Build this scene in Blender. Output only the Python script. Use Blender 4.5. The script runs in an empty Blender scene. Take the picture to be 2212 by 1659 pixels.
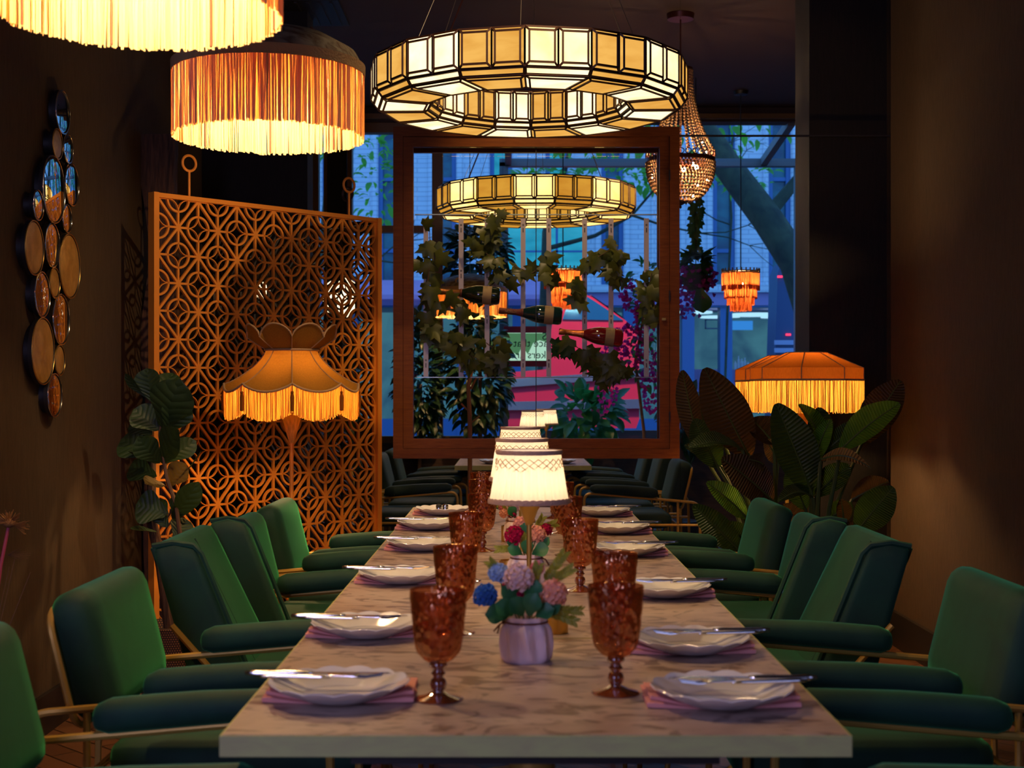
import bpy, math, random
from mathutils import Vector, Matrix, Euler
RND = random.Random(11)
PI = math.pi
scene = bpy.context.scene
COL = scene.collection
FPX, CX, CY, CAMZ = 3000.0, 1106.0, 845.0, 1.19
V = Vector
def at(px, py, d):
    """point that the photo shows at pixel px,py when it stands d metres away"""
    return V(((px - CX) / FPX * d, d, CAMZ - (py - CY) / FPX * d))
def U(a, b): return RND.uniform(a, b)

# ---------------------------------------------------------------- materials
def nodes_of(name):
    m = bpy.data.materials.new(name); m.use_nodes = True
    nt = m.node_tree; nt.nodes.clear()
    out = nt.nodes.new('ShaderNodeOutputMaterial')
    return m, nt, out
def _coords(nt, scale, kind='Object'):
    tc = nt.nodes.new('ShaderNodeTexCoord'); mp = nt.nodes.new('ShaderNodeMapping')
    mp.inputs['Scale'].default_value = scale
    nt.links.new(tc.outputs[kind], mp.inputs[0]); return mp.outputs[0]
def _noise(nt, vec, sc, det=4, dist=0.0):
    n = nt.nodes.new('ShaderNodeTexNoise'); n.inputs['Scale'].default_value = sc
    n.inputs['Detail'].default_value = det; n.inputs['Distortion'].default_value = dist
    nt.links.new(vec, n.inputs['Vector']); return n.outputs[0]
def _ramp(nt, fac, stops):
    r = nt.nodes.new('ShaderNodeValToRGB'); e = r.color_ramp.elements
    while len(e) < len(stops): e.new(0.5)
    for el, (p, c) in zip(e, stops): el.position = p; el.color = (*c, 1)
    nt.links.new(fac, r.inputs[0]); return r.outputs[0]
def mat(name, col, rough=0.5, metal=0.0, nz=None, bump=None, col2=None, **kw):
    """principled material; nz=(scale, amount, stretch) mixes towards col2; bump=(scale, strength, stretch)"""
    m, nt, out = nodes_of(name)
    b = nt.nodes.new('ShaderNodeBsdfPrincipled'); nt.links.new(b.outputs[0], out.inputs[0])
    b.inputs['Base Color'].default_value = (*col, 1); b.inputs['Roughness'].default_value = rough
    b.inputs['Metallic'].default_value = metal
    for k, v in kw.items():
        k = k.replace('_', ' ')
        b.inputs[k].default_value = (*v, 1) if isinstance(v, tuple) else v
    if nz:
        sc, lo, hi, st = nz[0], nz[1], nz[2], nz[3] if len(nz) > 3 else (1, 1, 1)
        f = _noise(nt, _coords(nt, st), sc, 5, 0.6)
        c2 = col2 or tuple(c * 0.5 for c in col)
        nt.links.new(_ramp(nt, f, [(lo, col), (hi, c2)]), b.inputs['Base Color'])
    if bump:
        f = _noise(nt, _coords(nt, bump[2] if len(bump) > 2 else (1, 1, 1)), bump[0], 3)
        bn = nt.nodes.new('ShaderNodeBump'); bn.inputs['Strength'].default_value = bump[1]
        bn.inputs['Distance'].default_value = bump[3] if len(bump) > 3 else 0.005
        nt.links.new(f, bn.inputs['Height']); nt.links.new(bn.outputs[0], b.inputs['Normal'])
    return m
def emit(name, col, strength, nz=None, col2=None):
    m, nt, out = nodes_of(name)
    e = nt.nodes.new('ShaderNodeEmission'); e.inputs[0].default_value = (*col, 1); e.inputs[1].default_value = strength
    if nz:
        f = _noise(nt, _coords(nt, nz[1]), nz[0], 4, 0.5)
        nt.links.new(_ramp(nt, f, [(0.35, col), (0.7, col2)]), e.inputs[0])
    nt.links.new(e.outputs[0], out.inputs[0]); return m
def cloth(name, dif, tra, f=0.5, clear=0.0, nz=None):
    """thin fabric or leaf: diffuse + translucent, with open weave CLEAR"""
    m, nt, out = nodes_of(name)
    d = nt.nodes.new('ShaderNodeBsdfDiffuse'); d.inputs[0].default_value = (*dif, 1)
    t = nt.nodes.new('ShaderNodeBsdfTranslucent'); t.inputs[0].default_value = (*tra, 1)
    if nz:
        v = _coords(nt, nz[1]); n = _noise(nt, v, nz[0], 4)
        k = nz[2]
        nt.links.new(_ramp(nt, n, [(0.3, dif), (0.7, tuple(c * k for c in dif))]), d.inputs[0])
        nt.links.new(_ramp(nt, n, [(0.3, tra), (0.7, tuple(c * k for c in tra))]), t.inputs[0])
    mx = nt.nodes.new('ShaderNodeMixShader'); mx.inputs[0].default_value = f
    nt.links.new(d.outputs[0], mx.inputs[1]); nt.links.new(t.outputs[0], mx.inputs[2]); last = mx
    if clear:
        tr = nt.nodes.new('ShaderNodeBsdfTransparent'); m2 = nt.nodes.new('ShaderNodeMixShader'); m2.inputs[0].default_value = clear
        nt.links.new(mx.outputs[0], m2.inputs[1]); nt.links.new(tr.outputs[0], m2.inputs[2]); last = m2
    nt.links.new(last.outputs[0], out.inputs[0]); return m
def leafmat(name, col, tra, rough=0.4, f=0.3, col2=None, veins=None):
    m, nt, out = nodes_of(name)
    b = nt.nodes.new('ShaderNodeBsdfPrincipled'); b.inputs['Base Color'].default_value = (*col, 1); b.inputs['Roughness'].default_value = rough
    n = _noise(nt, _coords(nt, (1, 1, 1)), 14, 4)
    nt.links.new(_ramp(nt, n, [(0.35, col), (0.7, col2 or tuple(c * 0.6 for c in col))]), b.inputs['Base Color'])
    t = nt.nodes.new('ShaderNodeBsdfTranslucent'); t.inputs[0].default_value = (*tra, 1)
    if veins:                                             # side veins running from the midrib to the edge
        at_ = nt.nodes.new('ShaderNodeAttribute'); at_.attribute_name = 'blade'; sp = nt.nodes.new('ShaderNodeSeparateXYZ'); nt.links.new(at_.outputs['Vector'], sp.inputs[0])
        def mth(op, a, v):
            q = nt.nodes.new('ShaderNodeMath'); q.operation = op; nt.links.new(a, q.inputs[0])
            if isinstance(v, (int, float)): q.inputs[1].default_value = v
            elif v is not None: nt.links.new(v, q.inputs[1])
            return q.outputs[0]
        ph = mth('SUBTRACT', mth('MULTIPLY', sp.outputs[1], veins[0] * 6.283), mth('MULTIPLY', mth('ABSOLUTE', sp.outputs[0], None), veins[1]))
        hh = mth('ABSOLUTE', mth('SINE', ph, None), None); bn = nt.nodes.new('ShaderNodeBump'); bn.inputs['Strength'].default_value = veins[2]; bn.inputs['Distance'].default_value = 0.006
        nt.links.new(hh, bn.inputs['Height']); nt.links.new(bn.outputs[0], b.inputs['Normal']); nt.links.new(bn.outputs[0], t.inputs['Normal'])
    mx = nt.nodes.new('ShaderNodeMixShader'); mx.inputs[0].default_value = f
    nt.links.new(b.outputs[0], mx.inputs[1]); nt.links.new(t.outputs[0], mx.inputs[2]); nt.links.new(mx.outputs[0], out.inputs[0]); return m
def pane(name, refl=0.06, tint=(1, 1, 1)):
    """thin window glass: see-through with a weak mirror image"""
    m, nt, out = nodes_of(name)
    t = nt.nodes.new('ShaderNodeBsdfTransparent'); t.inputs[0].default_value = (*tint, 1)
    g = nt.nodes.new('ShaderNodeBsdfGlossy'); g.inputs['Roughness'].default_value = 0.0
    fr = nt.nodes.new('ShaderNodeLayerWeight'); fr.inputs[0].default_value = refl
    mx = nt.nodes.new('ShaderNodeMixShader')
    nt.links.new(fr.outputs['Fresnel'], mx.inputs[0]); nt.links.new(t.outputs[0], mx.inputs[1]); nt.links.new(g.outputs[0], mx.inputs[2])
    nt.links.new(mx.outputs[0], out.inputs[0]); return m

MT = {}
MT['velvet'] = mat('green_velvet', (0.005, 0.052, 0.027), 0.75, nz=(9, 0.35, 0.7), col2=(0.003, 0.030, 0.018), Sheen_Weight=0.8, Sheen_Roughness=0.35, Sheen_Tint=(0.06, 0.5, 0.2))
MT['velvet_shaded'] = mat('green_velvet_shaded', (0.004, 0.022, 0.022), 0.8, Sheen_Weight=0.2, Sheen_Roughness=0.4, Sheen_Tint=(0.05, 0.35, 0.3))  # darker copy of the green velvet, back room shade put into the colour
MT['gold'] = mat('gold_paint', (0.60, 0.35, 0.07), 0.45, 0.4)
MT['brass'] = mat('brass', (0.62, 0.36, 0.08), 0.3, 0.9)
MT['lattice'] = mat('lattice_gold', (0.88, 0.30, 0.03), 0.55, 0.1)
MT['lattice_unlit'] = mat('lattice_gold_unlit', (0.05, 0.02, 0.01), 0.5, 0.2)  # unlit copy of the lattice gold, shade put into the colour
MT['steel'] = mat('steel', (0.75, 0.73, 0.7), 0.16, 1.0)
MT['dark'] = mat('dark_metal', (0.012, 0.009, 0.008), 0.5)
MT['cable'] = mat('cable', (0.3, 0.26, 0.22), 0.35, 0.8)
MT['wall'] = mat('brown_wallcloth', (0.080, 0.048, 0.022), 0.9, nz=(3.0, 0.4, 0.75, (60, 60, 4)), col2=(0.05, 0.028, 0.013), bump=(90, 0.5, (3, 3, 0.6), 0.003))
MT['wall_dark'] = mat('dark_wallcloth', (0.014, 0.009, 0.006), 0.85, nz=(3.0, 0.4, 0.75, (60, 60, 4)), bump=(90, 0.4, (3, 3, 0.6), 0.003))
MT['ceiling'] = mat('ceiling_paint', (0.045, 0.02, 0.016), 0.7)
MT['skirt'] = mat('skirting_black', (0.02, 0.014, 0.011), 0.5)
MT['bark'] = mat('rough_timber', (0.11, 0.045, 0.018), 0.8, nz=(5, 0.35, 0.65, (14, 14, 1.2)), col2=(0.03, 0.012, 0.006), bump=(9, 1.0, (6, 6, 1), 0.01))
MT['casewood'] = mat('case_wood', (0.20, 0.058, 0.010), 0.5, nz=(4, 0.35, 0.7, (3, 3, 30)), col2=(0.14, 0.038, 0.007), Specular_IOR_Level=0.15)
MT['plank'] = mat('sill_wood', (0.10, 0.05, 0.03), 0.6, nz=(5, 0.35, 0.7, (1, 10, 10)))
MT['olive_edge'] = mat('table_edge', (0.50, 0.50, 0.17), 0.55, nz=(20, 0.4, 0.7, (1, 3, 3)), col2=(0.45, 0.41, 0.16))
MT['white'] = mat('white_porcelain', (0.78, 0.76, 0.76), 0.18, Coat_Weight=0.3)
MT['vase'] = mat('pink_ceramic', (0.88, 0.68, 0.70), 0.25)
MT['twine'] = mat('twine', (0.16, 0.05, 0.025), 0.8)
MT['napkin'] = mat('pink_linen', (0.72, 0.30, 0.27), 0.85, bump=(300, 0.2))
MT['rail'] = mat('rail_grey', (0.62, 0.52, 0.47), 0.45, 0.3)
MT['pot'] = mat('wicker', (0.42, 0.15, 0.05), 0.7)
MT['soil'] = mat('soil', (0.02, 0.013, 0.01), 0.95)
MT['frame_blue'] = mat('window_frame_paint', (0.16, 0.17, 0.19), 0.5)
MT['frame_gold'] = mat('window_post_bronze', (0.20, 0.10, 0.035), 0.5, 0.3)
MT['leaf_fig'] = leafmat('fig_leaf', (0.028, 0.062, 0.014), (0.05, 0.10, 0.01), 0.5, 0.12, (0.015, 0.04, 0.012), (3.5, 5, .3))
MT['leaf_fig_lit'] = leafmat('fig_leaf_lit', (0.16, 0.11, 0.03), (0.2, 0.12, 0.02), 0.45, 0.25, None, (3.5, 5, .4))  # warm light on a few fig leaves, put into their colour
MT['leaf_palm'] = leafmat('banana_leaf', (0.035, 0.075, 0.012), (0.07, 0.15, 0.012), 0.42, 0.22, (0.02, 0.045, 0.01), (13, 5, .8))
MT['leaf_brown'] = leafmat('banana_leaf_brown', (0.085, 0.045, 0.012), (0.14, 0.07, 0.01), 0.5, 0.3, (0.05, 0.03, 0.008), (13, 5, 1.0))
MT['leaf_lit'] = leafmat('banana_leaf_lit', (0.15, 0.38, 0.02), (0.28, 0.58, 0.03), 0.45, 0.45, (0.09, 0.25, 0.015), (13, 5, .7))  # lit copy of the banana leaf, lamp light put into the colour
MT['leaf_dry'] = leafmat('banana_leaf_dry', (0.62, 0.36, 0.09), (0.6, 0.32, 0.06), 0.6, 0.3, None, (9, 2, 1.0))
MT['stem'] = mat('stem_green', (0.07, 0.11, 0.02), 0.5)
MT['twig'] = mat('twig_brown', (0.12, 0.06, 0.03), 0.7)
MT['ivy'] = leafmat('ivy_leaf', (0.14, 0.15, 0.018), (0.06, 0.09, 0.012), 0.4, 0.2, (0.05, 0.075, 0.014))
MT['ivy_green'] = leafmat('ivy_green', (0.02, 0.07, 0.015), (0.03, 0.14, 0.03), 0.4, 0.3)
MT['bush'] = leafmat('bush_leaf', (0.018, 0.055, 0.018), (0.02, 0.08, 0.03), 0.4, 0.3)
MT['bush_light_green'] = leafmat('bush_leaf_light', (0.03, 0.16, 0.05), (0.05, 0.3, 0.06), 0.4, 0.4)  # lighter green leaf colour
MT['tree_leaf'] = leafmat('tree_leaf', (0.10, 0.38, 0.05), (0.2, 0.6, 0.06), 0.5, 0.5)
MT['fuchsia'] = cloth('fuchsia_petal', (0.45, 0.02, 0.24), (0.6, 0.03, 0.3), 0.4)
MT['purple'] = cloth('purple_petal', (0.26, 0.025, 0.22), (0.38, 0.05, 0.40), 0.4)
MT['petal_white'] = cloth('petal_blush', (0.85, 0.62, 0.60), (0.8, 0.6, 0.55), 0.2)
MT['petal_peach'] = cloth('petal_peach', (0.85, 0.42, 0.30), (0.8, 0.4, 0.3), 0.2)
MT['petal_blue'] = cloth('petal_blue', (0.05, 0.17, 0.55), (0.05, 0.2, 0.6), 0.2)
MT['petal_sky'] = cloth('petal_sky', (0.38, 0.55, 0.85), (0.3, 0.45, 0.7), 0.2)
MT['petal_magenta'] = cloth('petal_magenta', (0.42, 0.012, 0.07), (0.4, 0.02, 0.08), 0.2)
MT['petal_pink'] = cloth('petal_pink', (0.75, 0.22, 0.30), (0.7, 0.2, 0.25), 0.2)
MT['leaf_toy'] = leafmat('bouquet_leaf', (0.04, 0.24, 0.09), (0.04, 0.15, 0.05), 0.45, 0.2)
MT['sprig'] = leafmat('sprig', (0.36, 0.38, 0.04), (0.2, 0.2, 0.02), 0.5, 0.3)
MT['fringe'] = cloth('orange_fringe', (0.98, 0.76, 0.40), (0.97, 0.34, 0.05), 0.40, 0.0, (2, (25, 25, 1.0), 0.86))
MT['fringe_gold'] = cloth('gold_fringe', (0.98, 0.62, 0.15), (1.0, 0.60, 0.11), 0.5, 0.0, (3, (40, 40, 1.5), 0.6))
MT['fringe_amber'] = cloth('amber_fringe', (0.98, 0.52, 0.10), (1.0, 0.44, 0.045), 0.5, 0.0, (3, (40, 40, 1.5), 0.7))
MT['fringe_coral'] = cloth('coral_fringe', (0.85, 0.25, 0.10), (0.95, 0.22, 0.05), 0.5, 0.0, (3, (40, 40, 1.5), 0.6))
MT['shade_amber'] = cloth('amber_shade_cloth', (0.42, 0.21, 0.032), (0.085, 0.03, 0.003), 0.35, 0.0, (60, (4, 4, 1), 0.8))
MT['shade_rust'] = cloth('rust_shade_cloth', (0.34, 0.11, 0.018), (0.11, 0.028, 0.003), 0.4, 0.0, (60, (4, 4, 1), 0.8))
MT['shade_cream'] = cloth('cream_shade_cloth', (0.85, 0.77, 0.66), (0.97, 0.82, 0.58), 0.5)
MT['trim_tan'] = mat('tan_braid', (0.45, 0.27, 0.12), 0.8, bump=(200, 0.6))
MT['trim_mauve'] = mat('mauve_braid', (0.42, 0.27, 0.22), 0.85, bump=(200, 0.6))
MT['feather'] = mat('feather_print', (0.10, 0.045, 0.02), 0.7, nz=(6, 0.35, 0.62, (2, 9, 9)), col2=(0.28, 0.24, 0.15))
MT['bulb'] = emit('bulb_glow', (1.0, 0.62, 0.28), 1300.0)
MT['bulb_small'] = emit('bulb_glow_small', (1.0, 0.66, 0.33), 900.0)
MT['panel_bright'] = emit('alabaster_bright', (1.0, 0.82, 0.50), 1.9, (3, (2, 2, 2)), (1.0, 0.64, 0.24))
MT['panel_amber'] = emit('alabaster_amber', (0.98, 0.52, 0.11), 0.95, (3, (2, 2, 6)), (0.80, 0.36, 0.055))
MT['panel_bright2'] = emit('alabaster_soft_bright', (1.0, 0.70, 0.26), 1.9, (3, (2, 2, 2)), (1.0, 0.56, 0.13))
MT['panel_amber2'] = emit('alabaster_soft_amber', (0.92, 0.44, 0.05), 0.75, (3, (2, 2, 6)), (0.75, 0.30, 0.03))
MT['lead'] = mat('lead_came', (0.05, 0.018, 0.008), 0.45, 0.4)
MT['mirror'] = mat('mirror_glass', (0.82, 0.82, 0.82), 0.015, 1.0)
MT['gold_disc'] = mat('gilt_glass', (0.50, 0.27, 0.06), 0.35, 0.35, nz=(16, 0.4, 0.7), col2=(0.75, 0.45, 0.13), bump=(22, 0.35, (1, 1, 1), 0.01))
MT['glass'] = pane('clear_pane', 0.09)
MT['glass_out'] = pane('street_pane', 0.05, (0.86, 0.95, 1.0))
MT['glass_roof'] = pane('roof_pane', 0.004, (0.80, 0.92, 1.0))
MT['glass_edge'] = mat('glass_edge', (0.5, 0.6, 0.55), 0.2, 0.2)
# ---------------------------------------------------------------- mesh building
class MB:
    def __init__(self): self.v = []; self.f = []; self.uv = {}
    def add(self, vs, fs):
        o = len(self.v); self.v += [tuple(p) for p in vs]; self.f += [tuple(i + o for i in f) for f in fs]; return self
    def box(self, c, s, rot=None):
        h = [x / 2 for x in s]; vs = []
        for x in (-1, 1):
            for y in (-1, 1):
                for z in (-1, 1):
                    p = V((x * h[0], y * h[1], z * h[2]))
                    if rot: p = rot @ p
                    vs.append(p + V(c))
        return self.add(vs, [(0, 1, 3, 2), (4, 6, 7, 5), (0, 4, 5, 1), (2, 3, 7, 6), (0, 2, 6, 4), (1, 5, 7, 3)])
    def span(self, a, b):
        return self.box([(p + q) / 2 for p, q in zip(a, b)], [abs(q - p) for p, q in zip(a, b)])
    def rbox(self, c, s, r, seg=8, fn=None):
        """box with rounded edges; FN moves each point at the end"""
        h = [x / 2 for x in s]; r = min(r, *h); n = seg; idx = {}; vs = []; fs = []
        def vid(p):
            k = tuple(round(x, 5) for x in p)
            if k not in idx: idx[k] = len(vs); vs.append(p)
            return idx[k]
        def st(t, hh):                       # finer steps close to the edges
            t = t * 2 - 1
            return hh * (abs(t) ** 0.6) * (1 if t >= 0 else -1)
        for ax in range(3):
            a, b = (ax + 1) % 3, (ax + 2) % 3
            for sg in (-1, 1):
                for i in range(n):
                    for j in range(n):
                        q = []
                        for (u, w) in ((i, j), (i + 1, j), (i + 1, j + 1), (i, j + 1)):
                            p = [0, 0, 0]; p[ax] = sg * h[ax]; p[a] = st(u / n, h[a]); p[b] = st(w / n, h[b])
                            inner = V([max(-hh + r, min(hh - r, x)) for x, hh in zip(p, h)]); d = V(p) - inner
                            q.append(vid(inner + d.normalized() * r if d.length > 1e-9 else V(p)))
                        fs.append(q if sg > 0 else q[::-1])
        vs = [V(p) + V(c) for p in vs]
        if fn: vs = [fn(p) for p in vs]
        return self.add(vs, fs)
    def tube(self, pts, r, n=8, closed=False, taper=None):
        pts = [V(p) for p in pts]; m = len(pts); rings = []; up = None
        for i, p in enumerate(pts):
            a = pts[(i - 1) % m] if closed or i > 0 else p; b = pts[(i + 1) % m] if closed or i < m - 1 else p
            t = (b - a).normalized() if (b - a).length > 1e-9 else V((0, 0, 1))
            if up is None: up = t.orthogonal().normalized()
            up = (up - t * up.dot(t)); up = up.normalized() if up.length > 1e-6 else t.orthogonal().normalized()
            w = t.cross(up); rr = r if taper is None else r + (taper - r) * i / max(1, m - 1)
            rings.append([p + (up * math.cos(2 * PI * k / n) + w * math.sin(2 * PI * k / n)) * rr for k in range(n)])
        vs = [q for rg in rings for q in rg]; fs = []
        for i in range(m if closed else m - 1):
            j = (i + 1) % m
            for k in range(n): fs.append((i * n + k, i * n + (k + 1) % n, j * n + (k + 1) % n, j * n + k))
        if not closed: fs += [tuple(range(n))[::-1], tuple((m - 1) * n + k for k in range(n))]
        return self.add(vs, fs)
    def lathe(self, prof, n=24, c=(0, 0, 0), fn=None, a0=0.0, axis='z'):
        vs = []; fs = []; m = len(prof)
        for (r, z) in prof:
            for k in range(n):
                a = a0 + 2 * PI * k / n
                if fn: rr, zz = fn(r, z, a)
                else: rr, zz = r, z
                p = (rr * math.cos(a), rr * math.sin(a), zz)
                if axis == 'x': p = (zz, rr * math.cos(a), rr * math.sin(a))
                vs.append((p[0] + c[0], p[1] + c[1], p[2] + c[2]))
        for i in range(m - 1):
            for k in range(n): fs.append((i * n + k, i * n + (k + 1) % n, (i + 1) * n + (k + 1) % n, (i + 1) * n + k))
        return self.add(vs, fs)
    def ball(self, c, r, n=10, sc=(1, 1, 1)):
        prof = [(max(1e-4, r * math.sin(PI * i / n)) , -r * math.cos(PI * i / n)) for i in range(n + 1)]
        o = len(self.v); self.lathe(prof, n + 2)
        for i in range(o, len(self.v)):
            p = self.v[i]; self.v[i] = (p[0] * sc[0] + c[0], p[1] * sc[1] + c[1], p[2] * sc[2] + c[2])
        return self
    def poly(self, pts, thick):
        """flat outline in 3-D given thickness along vector THICK"""
        n = len(pts); t = V(thick); vs = [V(p) for p in pts] + [V(p) + t for p in pts]
        fs = [tuple(range(n))[::-1], tuple(range(n, 2 * n))] + [(i, (i + 1) % n, n + (i + 1) % n, n + i) for i in range(n)]
        return self.add(vs, fs)
    def warp(self, fn):
        self.v = [tuple(fn(V(p))) for p in self.v]; return self
    def build(self, name, material, parent=None, smooth=40, loc=None):
        me = bpy.data.meshes.new(name); me.from_pydata(self.v, [], self.f); me.materials.append(MT[material] if isinstance(material, str) else material)
        if smooth:
            me.polygons.foreach_set('use_smooth', [True] * len(me.polygons)); me.set_sharp_from_angle(angle=math.radians(smooth))
        if self.uv:
            a = me.attributes.new('blade', 'FLOAT_VECTOR', 'POINT'); buf = [0.0] * (3 * len(self.v))
            for i, (p, q) in self.uv.items(): buf[3 * i] = p; buf[3 * i + 1] = q
            a.data.foreach_set('vector', buf)
        me.update()
        o = bpy.data.objects.new(name, me); COL.objects.link(o)
        if parent: o.parent = parent
        if loc: o.location = loc
        return o

def tag(o, label, cat, group=None):
    o['label'] = label; o['category'] = cat
    if group: o['group'] = group
    return o
def thing(name, label, cat, loc=(0, 0, 0), rz=0.0, group=None):
    o = bpy.data.objects.new(name, None); COL.objects.link(o); o.empty_display_size = 0.05
    o.location = loc; o.rotation_euler = (0, 0, rz); return tag(o, label, cat, group)
def struct(name, mb, m, smooth=40):
    o = mb.build(name, m, None, smooth); o['kind'] = 'structure'; return o
def dup(o, loc, rz=None, label=None, parent=None):
    c = o.copy(); COL.objects.link(c)
    if parent: c.parent = parent
    else:
        c.location = loc
        if rz is not None: c.rotation_euler = (0, 0, rz)
        if label: c['label'] = label
    for ch in list(o.children): dup(ch, None, None, None, c)
    return c

def fringe(mb, n, rad, ztop, zbot, w=0.0032, jitter=0.3, layers=1, sway=0.003):
    """threads hanging from a rim: RAD/ZTOP/ZBOT are functions of the angle"""
    for L in range(layers):
        for k in range(n):
            a = 2 * PI * (k + U(-jitter, jitter) + 0.5 * L) / n
            r = rad(a) - 0.004 * L + U(-0.0015, 0.0015); z0 = ztop(a); z1 = zbot(a) + U(-0.004, 0.004)
            a1 = a + U(-sway, sway) / r; vs = []; tw = U(-.5, .5)
            for (aa, z, ww) in ((a, z0, w), (a1, z1, w * 0.9)):
                for q in (-1, 0, 1):
                    rr = r + (ww * 0.3 if q == 0 else 0); ab = aa + tw * 0 + q * ww * 0.5 / r
                    rr += q * tw * ww
                    vs.append((rr * math.cos(ab), rr * math.sin(ab), z))
            mb.add(vs, [(0, 1, 4, 3), (1, 2, 5, 4)])
    return mb

def leaf(mb, base, tip, width, nrm, bend=0.0, fold=0.25, kind='paddle', n=12, ripple=0.0, cup=0.0):
    """one leaf blade between two points, NRM its upper side; BEND arches it, FOLD creases it along the midrib"""
    base, tip, nrm = V(base), V(tip), V(nrm); ax = tip - base; L = ax.length; ax.normalize()
    nrm = (nrm - ax * nrm.dot(ax)); nrm = nrm.normalized() if nrm.length > 1e-5 else ax.orthogonal().normalized()
    sd = ax.cross(nrm); ks = (-1, -0.5, 0, 0.5, 1); vs = []; ph = U(0, 6)
    for i in range(n + 1):
        t = i / n
        if kind == 'paddle': w = max(0.0, math.sin(PI * min(1, t * 0.97 + 0.02))) ** 0.62 * (0.9 + 0.12 * math.sin(2.2 * t))
        elif kind == 'fiddle': w = max(0.0, math.sin(PI * t)) ** 0.5 * (0.62 + 0.55 * t - 0.18 * math.sin(PI * 2 * t))
        elif kind == 'blade': w = max(0.0, math.sin(PI * t ** 0.75)) ** 0.9
        else: w = max(0.0, math.sin(PI * t ** 0.7)) ** 0.8
        for s in ks:
            mb.uv[len(mb.v) + len(vs)] = (s, t); lift = fold * abs(s) * w * width * 0.5 + cup * (t - 0.5) ** 2 * width + ripple * width * math.sin(t * 22 + ph + s * 2) * abs(s)
            vs.append(base + ax * (L * t) + nrm * (bend * L * math.sin(PI * t) + lift) + sd * (s * w * width * 0.5))
    fs = [(i * 5 + j, i * 5 + j + 1, i * 5 + j + 6, i * 5 + j + 5) for i in range(n) for j in range(4)]
    return mb.add(vs, fs)
IVY = [(0, 0), (0.28, -0.12), (0.5, 0.12), (0.30, 0.30), (0.42, 0.62), (0.17, 0.58), (0, 1.0), (-0.17, 0.58), (-0.42, 0.62), (-0.30, 0.30), (-0.5, 0.12), (-0.28, -0.12)]
def ivy_leaf(mb, c, size, ax, nrm):
    ax, nrm = V(ax).normalized(), V(nrm); nrm = (nrm - ax * nrm.dot(ax)); nrm = nrm.normalized() if nrm.length > 1e-4 else ax.orthogonal().normalized()
    sd = ax.cross(nrm); vs = [V(c) + ax * (0.3 * size)]
    for (x, y) in IVY: vs.append(V(c) + sd * (x * size) + ax * (y * size) - nrm * (abs(x) * size * 0.35 + 0.15 * size * y * y))
    return mb.add(vs, [(0, i, i % 12 + 1) for i in range(1, 13)])
def rdir():
    while True:
        p = V((U(-1, 1), U(-1, 1), U(-1, 1)))
        if 0.1 < p.length < 1: return p.normalized()
def pom(mb, c, r, n=70, petal=0.5):
    """round flower head of small cupped petals"""
    c = V(c)
    for i in range(n):
        z = 1 - 1.75 * (i + 0.5) / n; a = i * 2.39996; q = math.sqrt(max(0, 1 - z * z)); d = V((q * math.cos(a), q * math.sin(a), z))
        t = d.orthogonal().normalized(); t = Matrix.Rotation(U(0, 6.28), 3, d) @ t; b = d.cross(t); s = r * petal * U(0.8, 1.15); p0 = c + d * r * 0.55
        h = U(.80, .98) * r; q = c + d * h; lf = d * s * .28
        mb.add([q - d * s * .15, q + t * s * .55 + lf, q + (t + b) * s * .38 + lf * .6, q + b * s * .6 + lf * 1.2, q + (b - t) * s * .38 + lf * .6, q - t * s * .55 + lf, q - b * s * .5 - lf * .4], [(0, 1, 2), (0, 2, 3), (0, 3, 4), (0, 4, 5), (0, 5, 6), (0, 6, 1)])
    return mb.ball(c, r * .62, 8)
def bush(mb, c, rad, n, size, kind='leaf', droop=0.2):
    c = V(c)
    for i in range(n):
        d = rdir(); k = U(0.25, 1) ** 0.5; p = c + V((d.x * rad[0], d.y * rad[1], d.z * rad[2])) * k
        s = size * U(0.6, 1.3); ax = (d + V((U(-.6, .6), U(-.6, .6), U(-.8, .4) - droop))).normalized(); nr = V((U(-.5, .5), -0.6, 1))
        if kind == 'ivy': ivy_leaf(mb, p, s, ax, nr)
        else: leaf(mb, p, p + ax * s, s * 0.5, nr, 0.1, 0.3, kind, 5)
    return mb
# ---------------------------------------------------------------- the room
XL, XR, CEIL = -1.63, 1.80, 3.20
def brickmat(name, c1, c2, mortar, scale, w, h, rough, ms=0.02, kind='Object', rot=None):
    m, nt, out = nodes_of(name)
    b = nt.nodes.new('ShaderNodeBsdfPrincipled'); b.inputs['Roughness'].default_value = rough; nt.links.new(b.outputs[0], out.inputs[0])
    t = nt.nodes.new('ShaderNodeTexBrick'); t.inputs['Color1'].default_value = (*c1, 1); t.inputs['Color2'].default_value = (*c2, 1); t.inputs['Mortar'].default_value = (*mortar, 1)
    t.inputs['Scale'].default_value = scale; t.inputs['Mortar Size'].default_value = ms; t.inputs['Brick Width'].default_value = w; t.inputs['Row Height'].default_value = h
    v = _coords(nt, (1, 1, 1), kind)
    if rot: v.node.inputs['Rotation'].default_value = rot
    nt.links.new(v, t.inputs['Vector']); nt.links.new(t.outputs[0], b.inputs['Base Color']); return m
MT['parquet'] = brickmat('parquet', (0.20, 0.085, 0.035), (0.13, 0.05, 0.02), (0.03, 0.012, 0.006), 1.0, 0.5, 0.09, 0.4, 0.004, rot=(0, 0, 0.78))
MT['stone'] = brickmat('back_floor', (0.16, 0.19, 0.24), (0.14, 0.16, 0.21), (0.06, 0.07, 0.09), 1.0, 0.6, 0.6, 0.35, 0.006)
MT['cane'] = brickmat('cane_weave', (0.42, 0.16, 0.05), (0.36, 0.13, 0.045), (0.03, 0.01, 0.005), 60.0, 0.5, 0.5, 0.6, 0.16, 'Object', (1.57, 0, 0))
struct('floor', MB().span((XL - .1, -1.7, -0.1), (XR + .1, 6.64, 0)), 'parquet')
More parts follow.
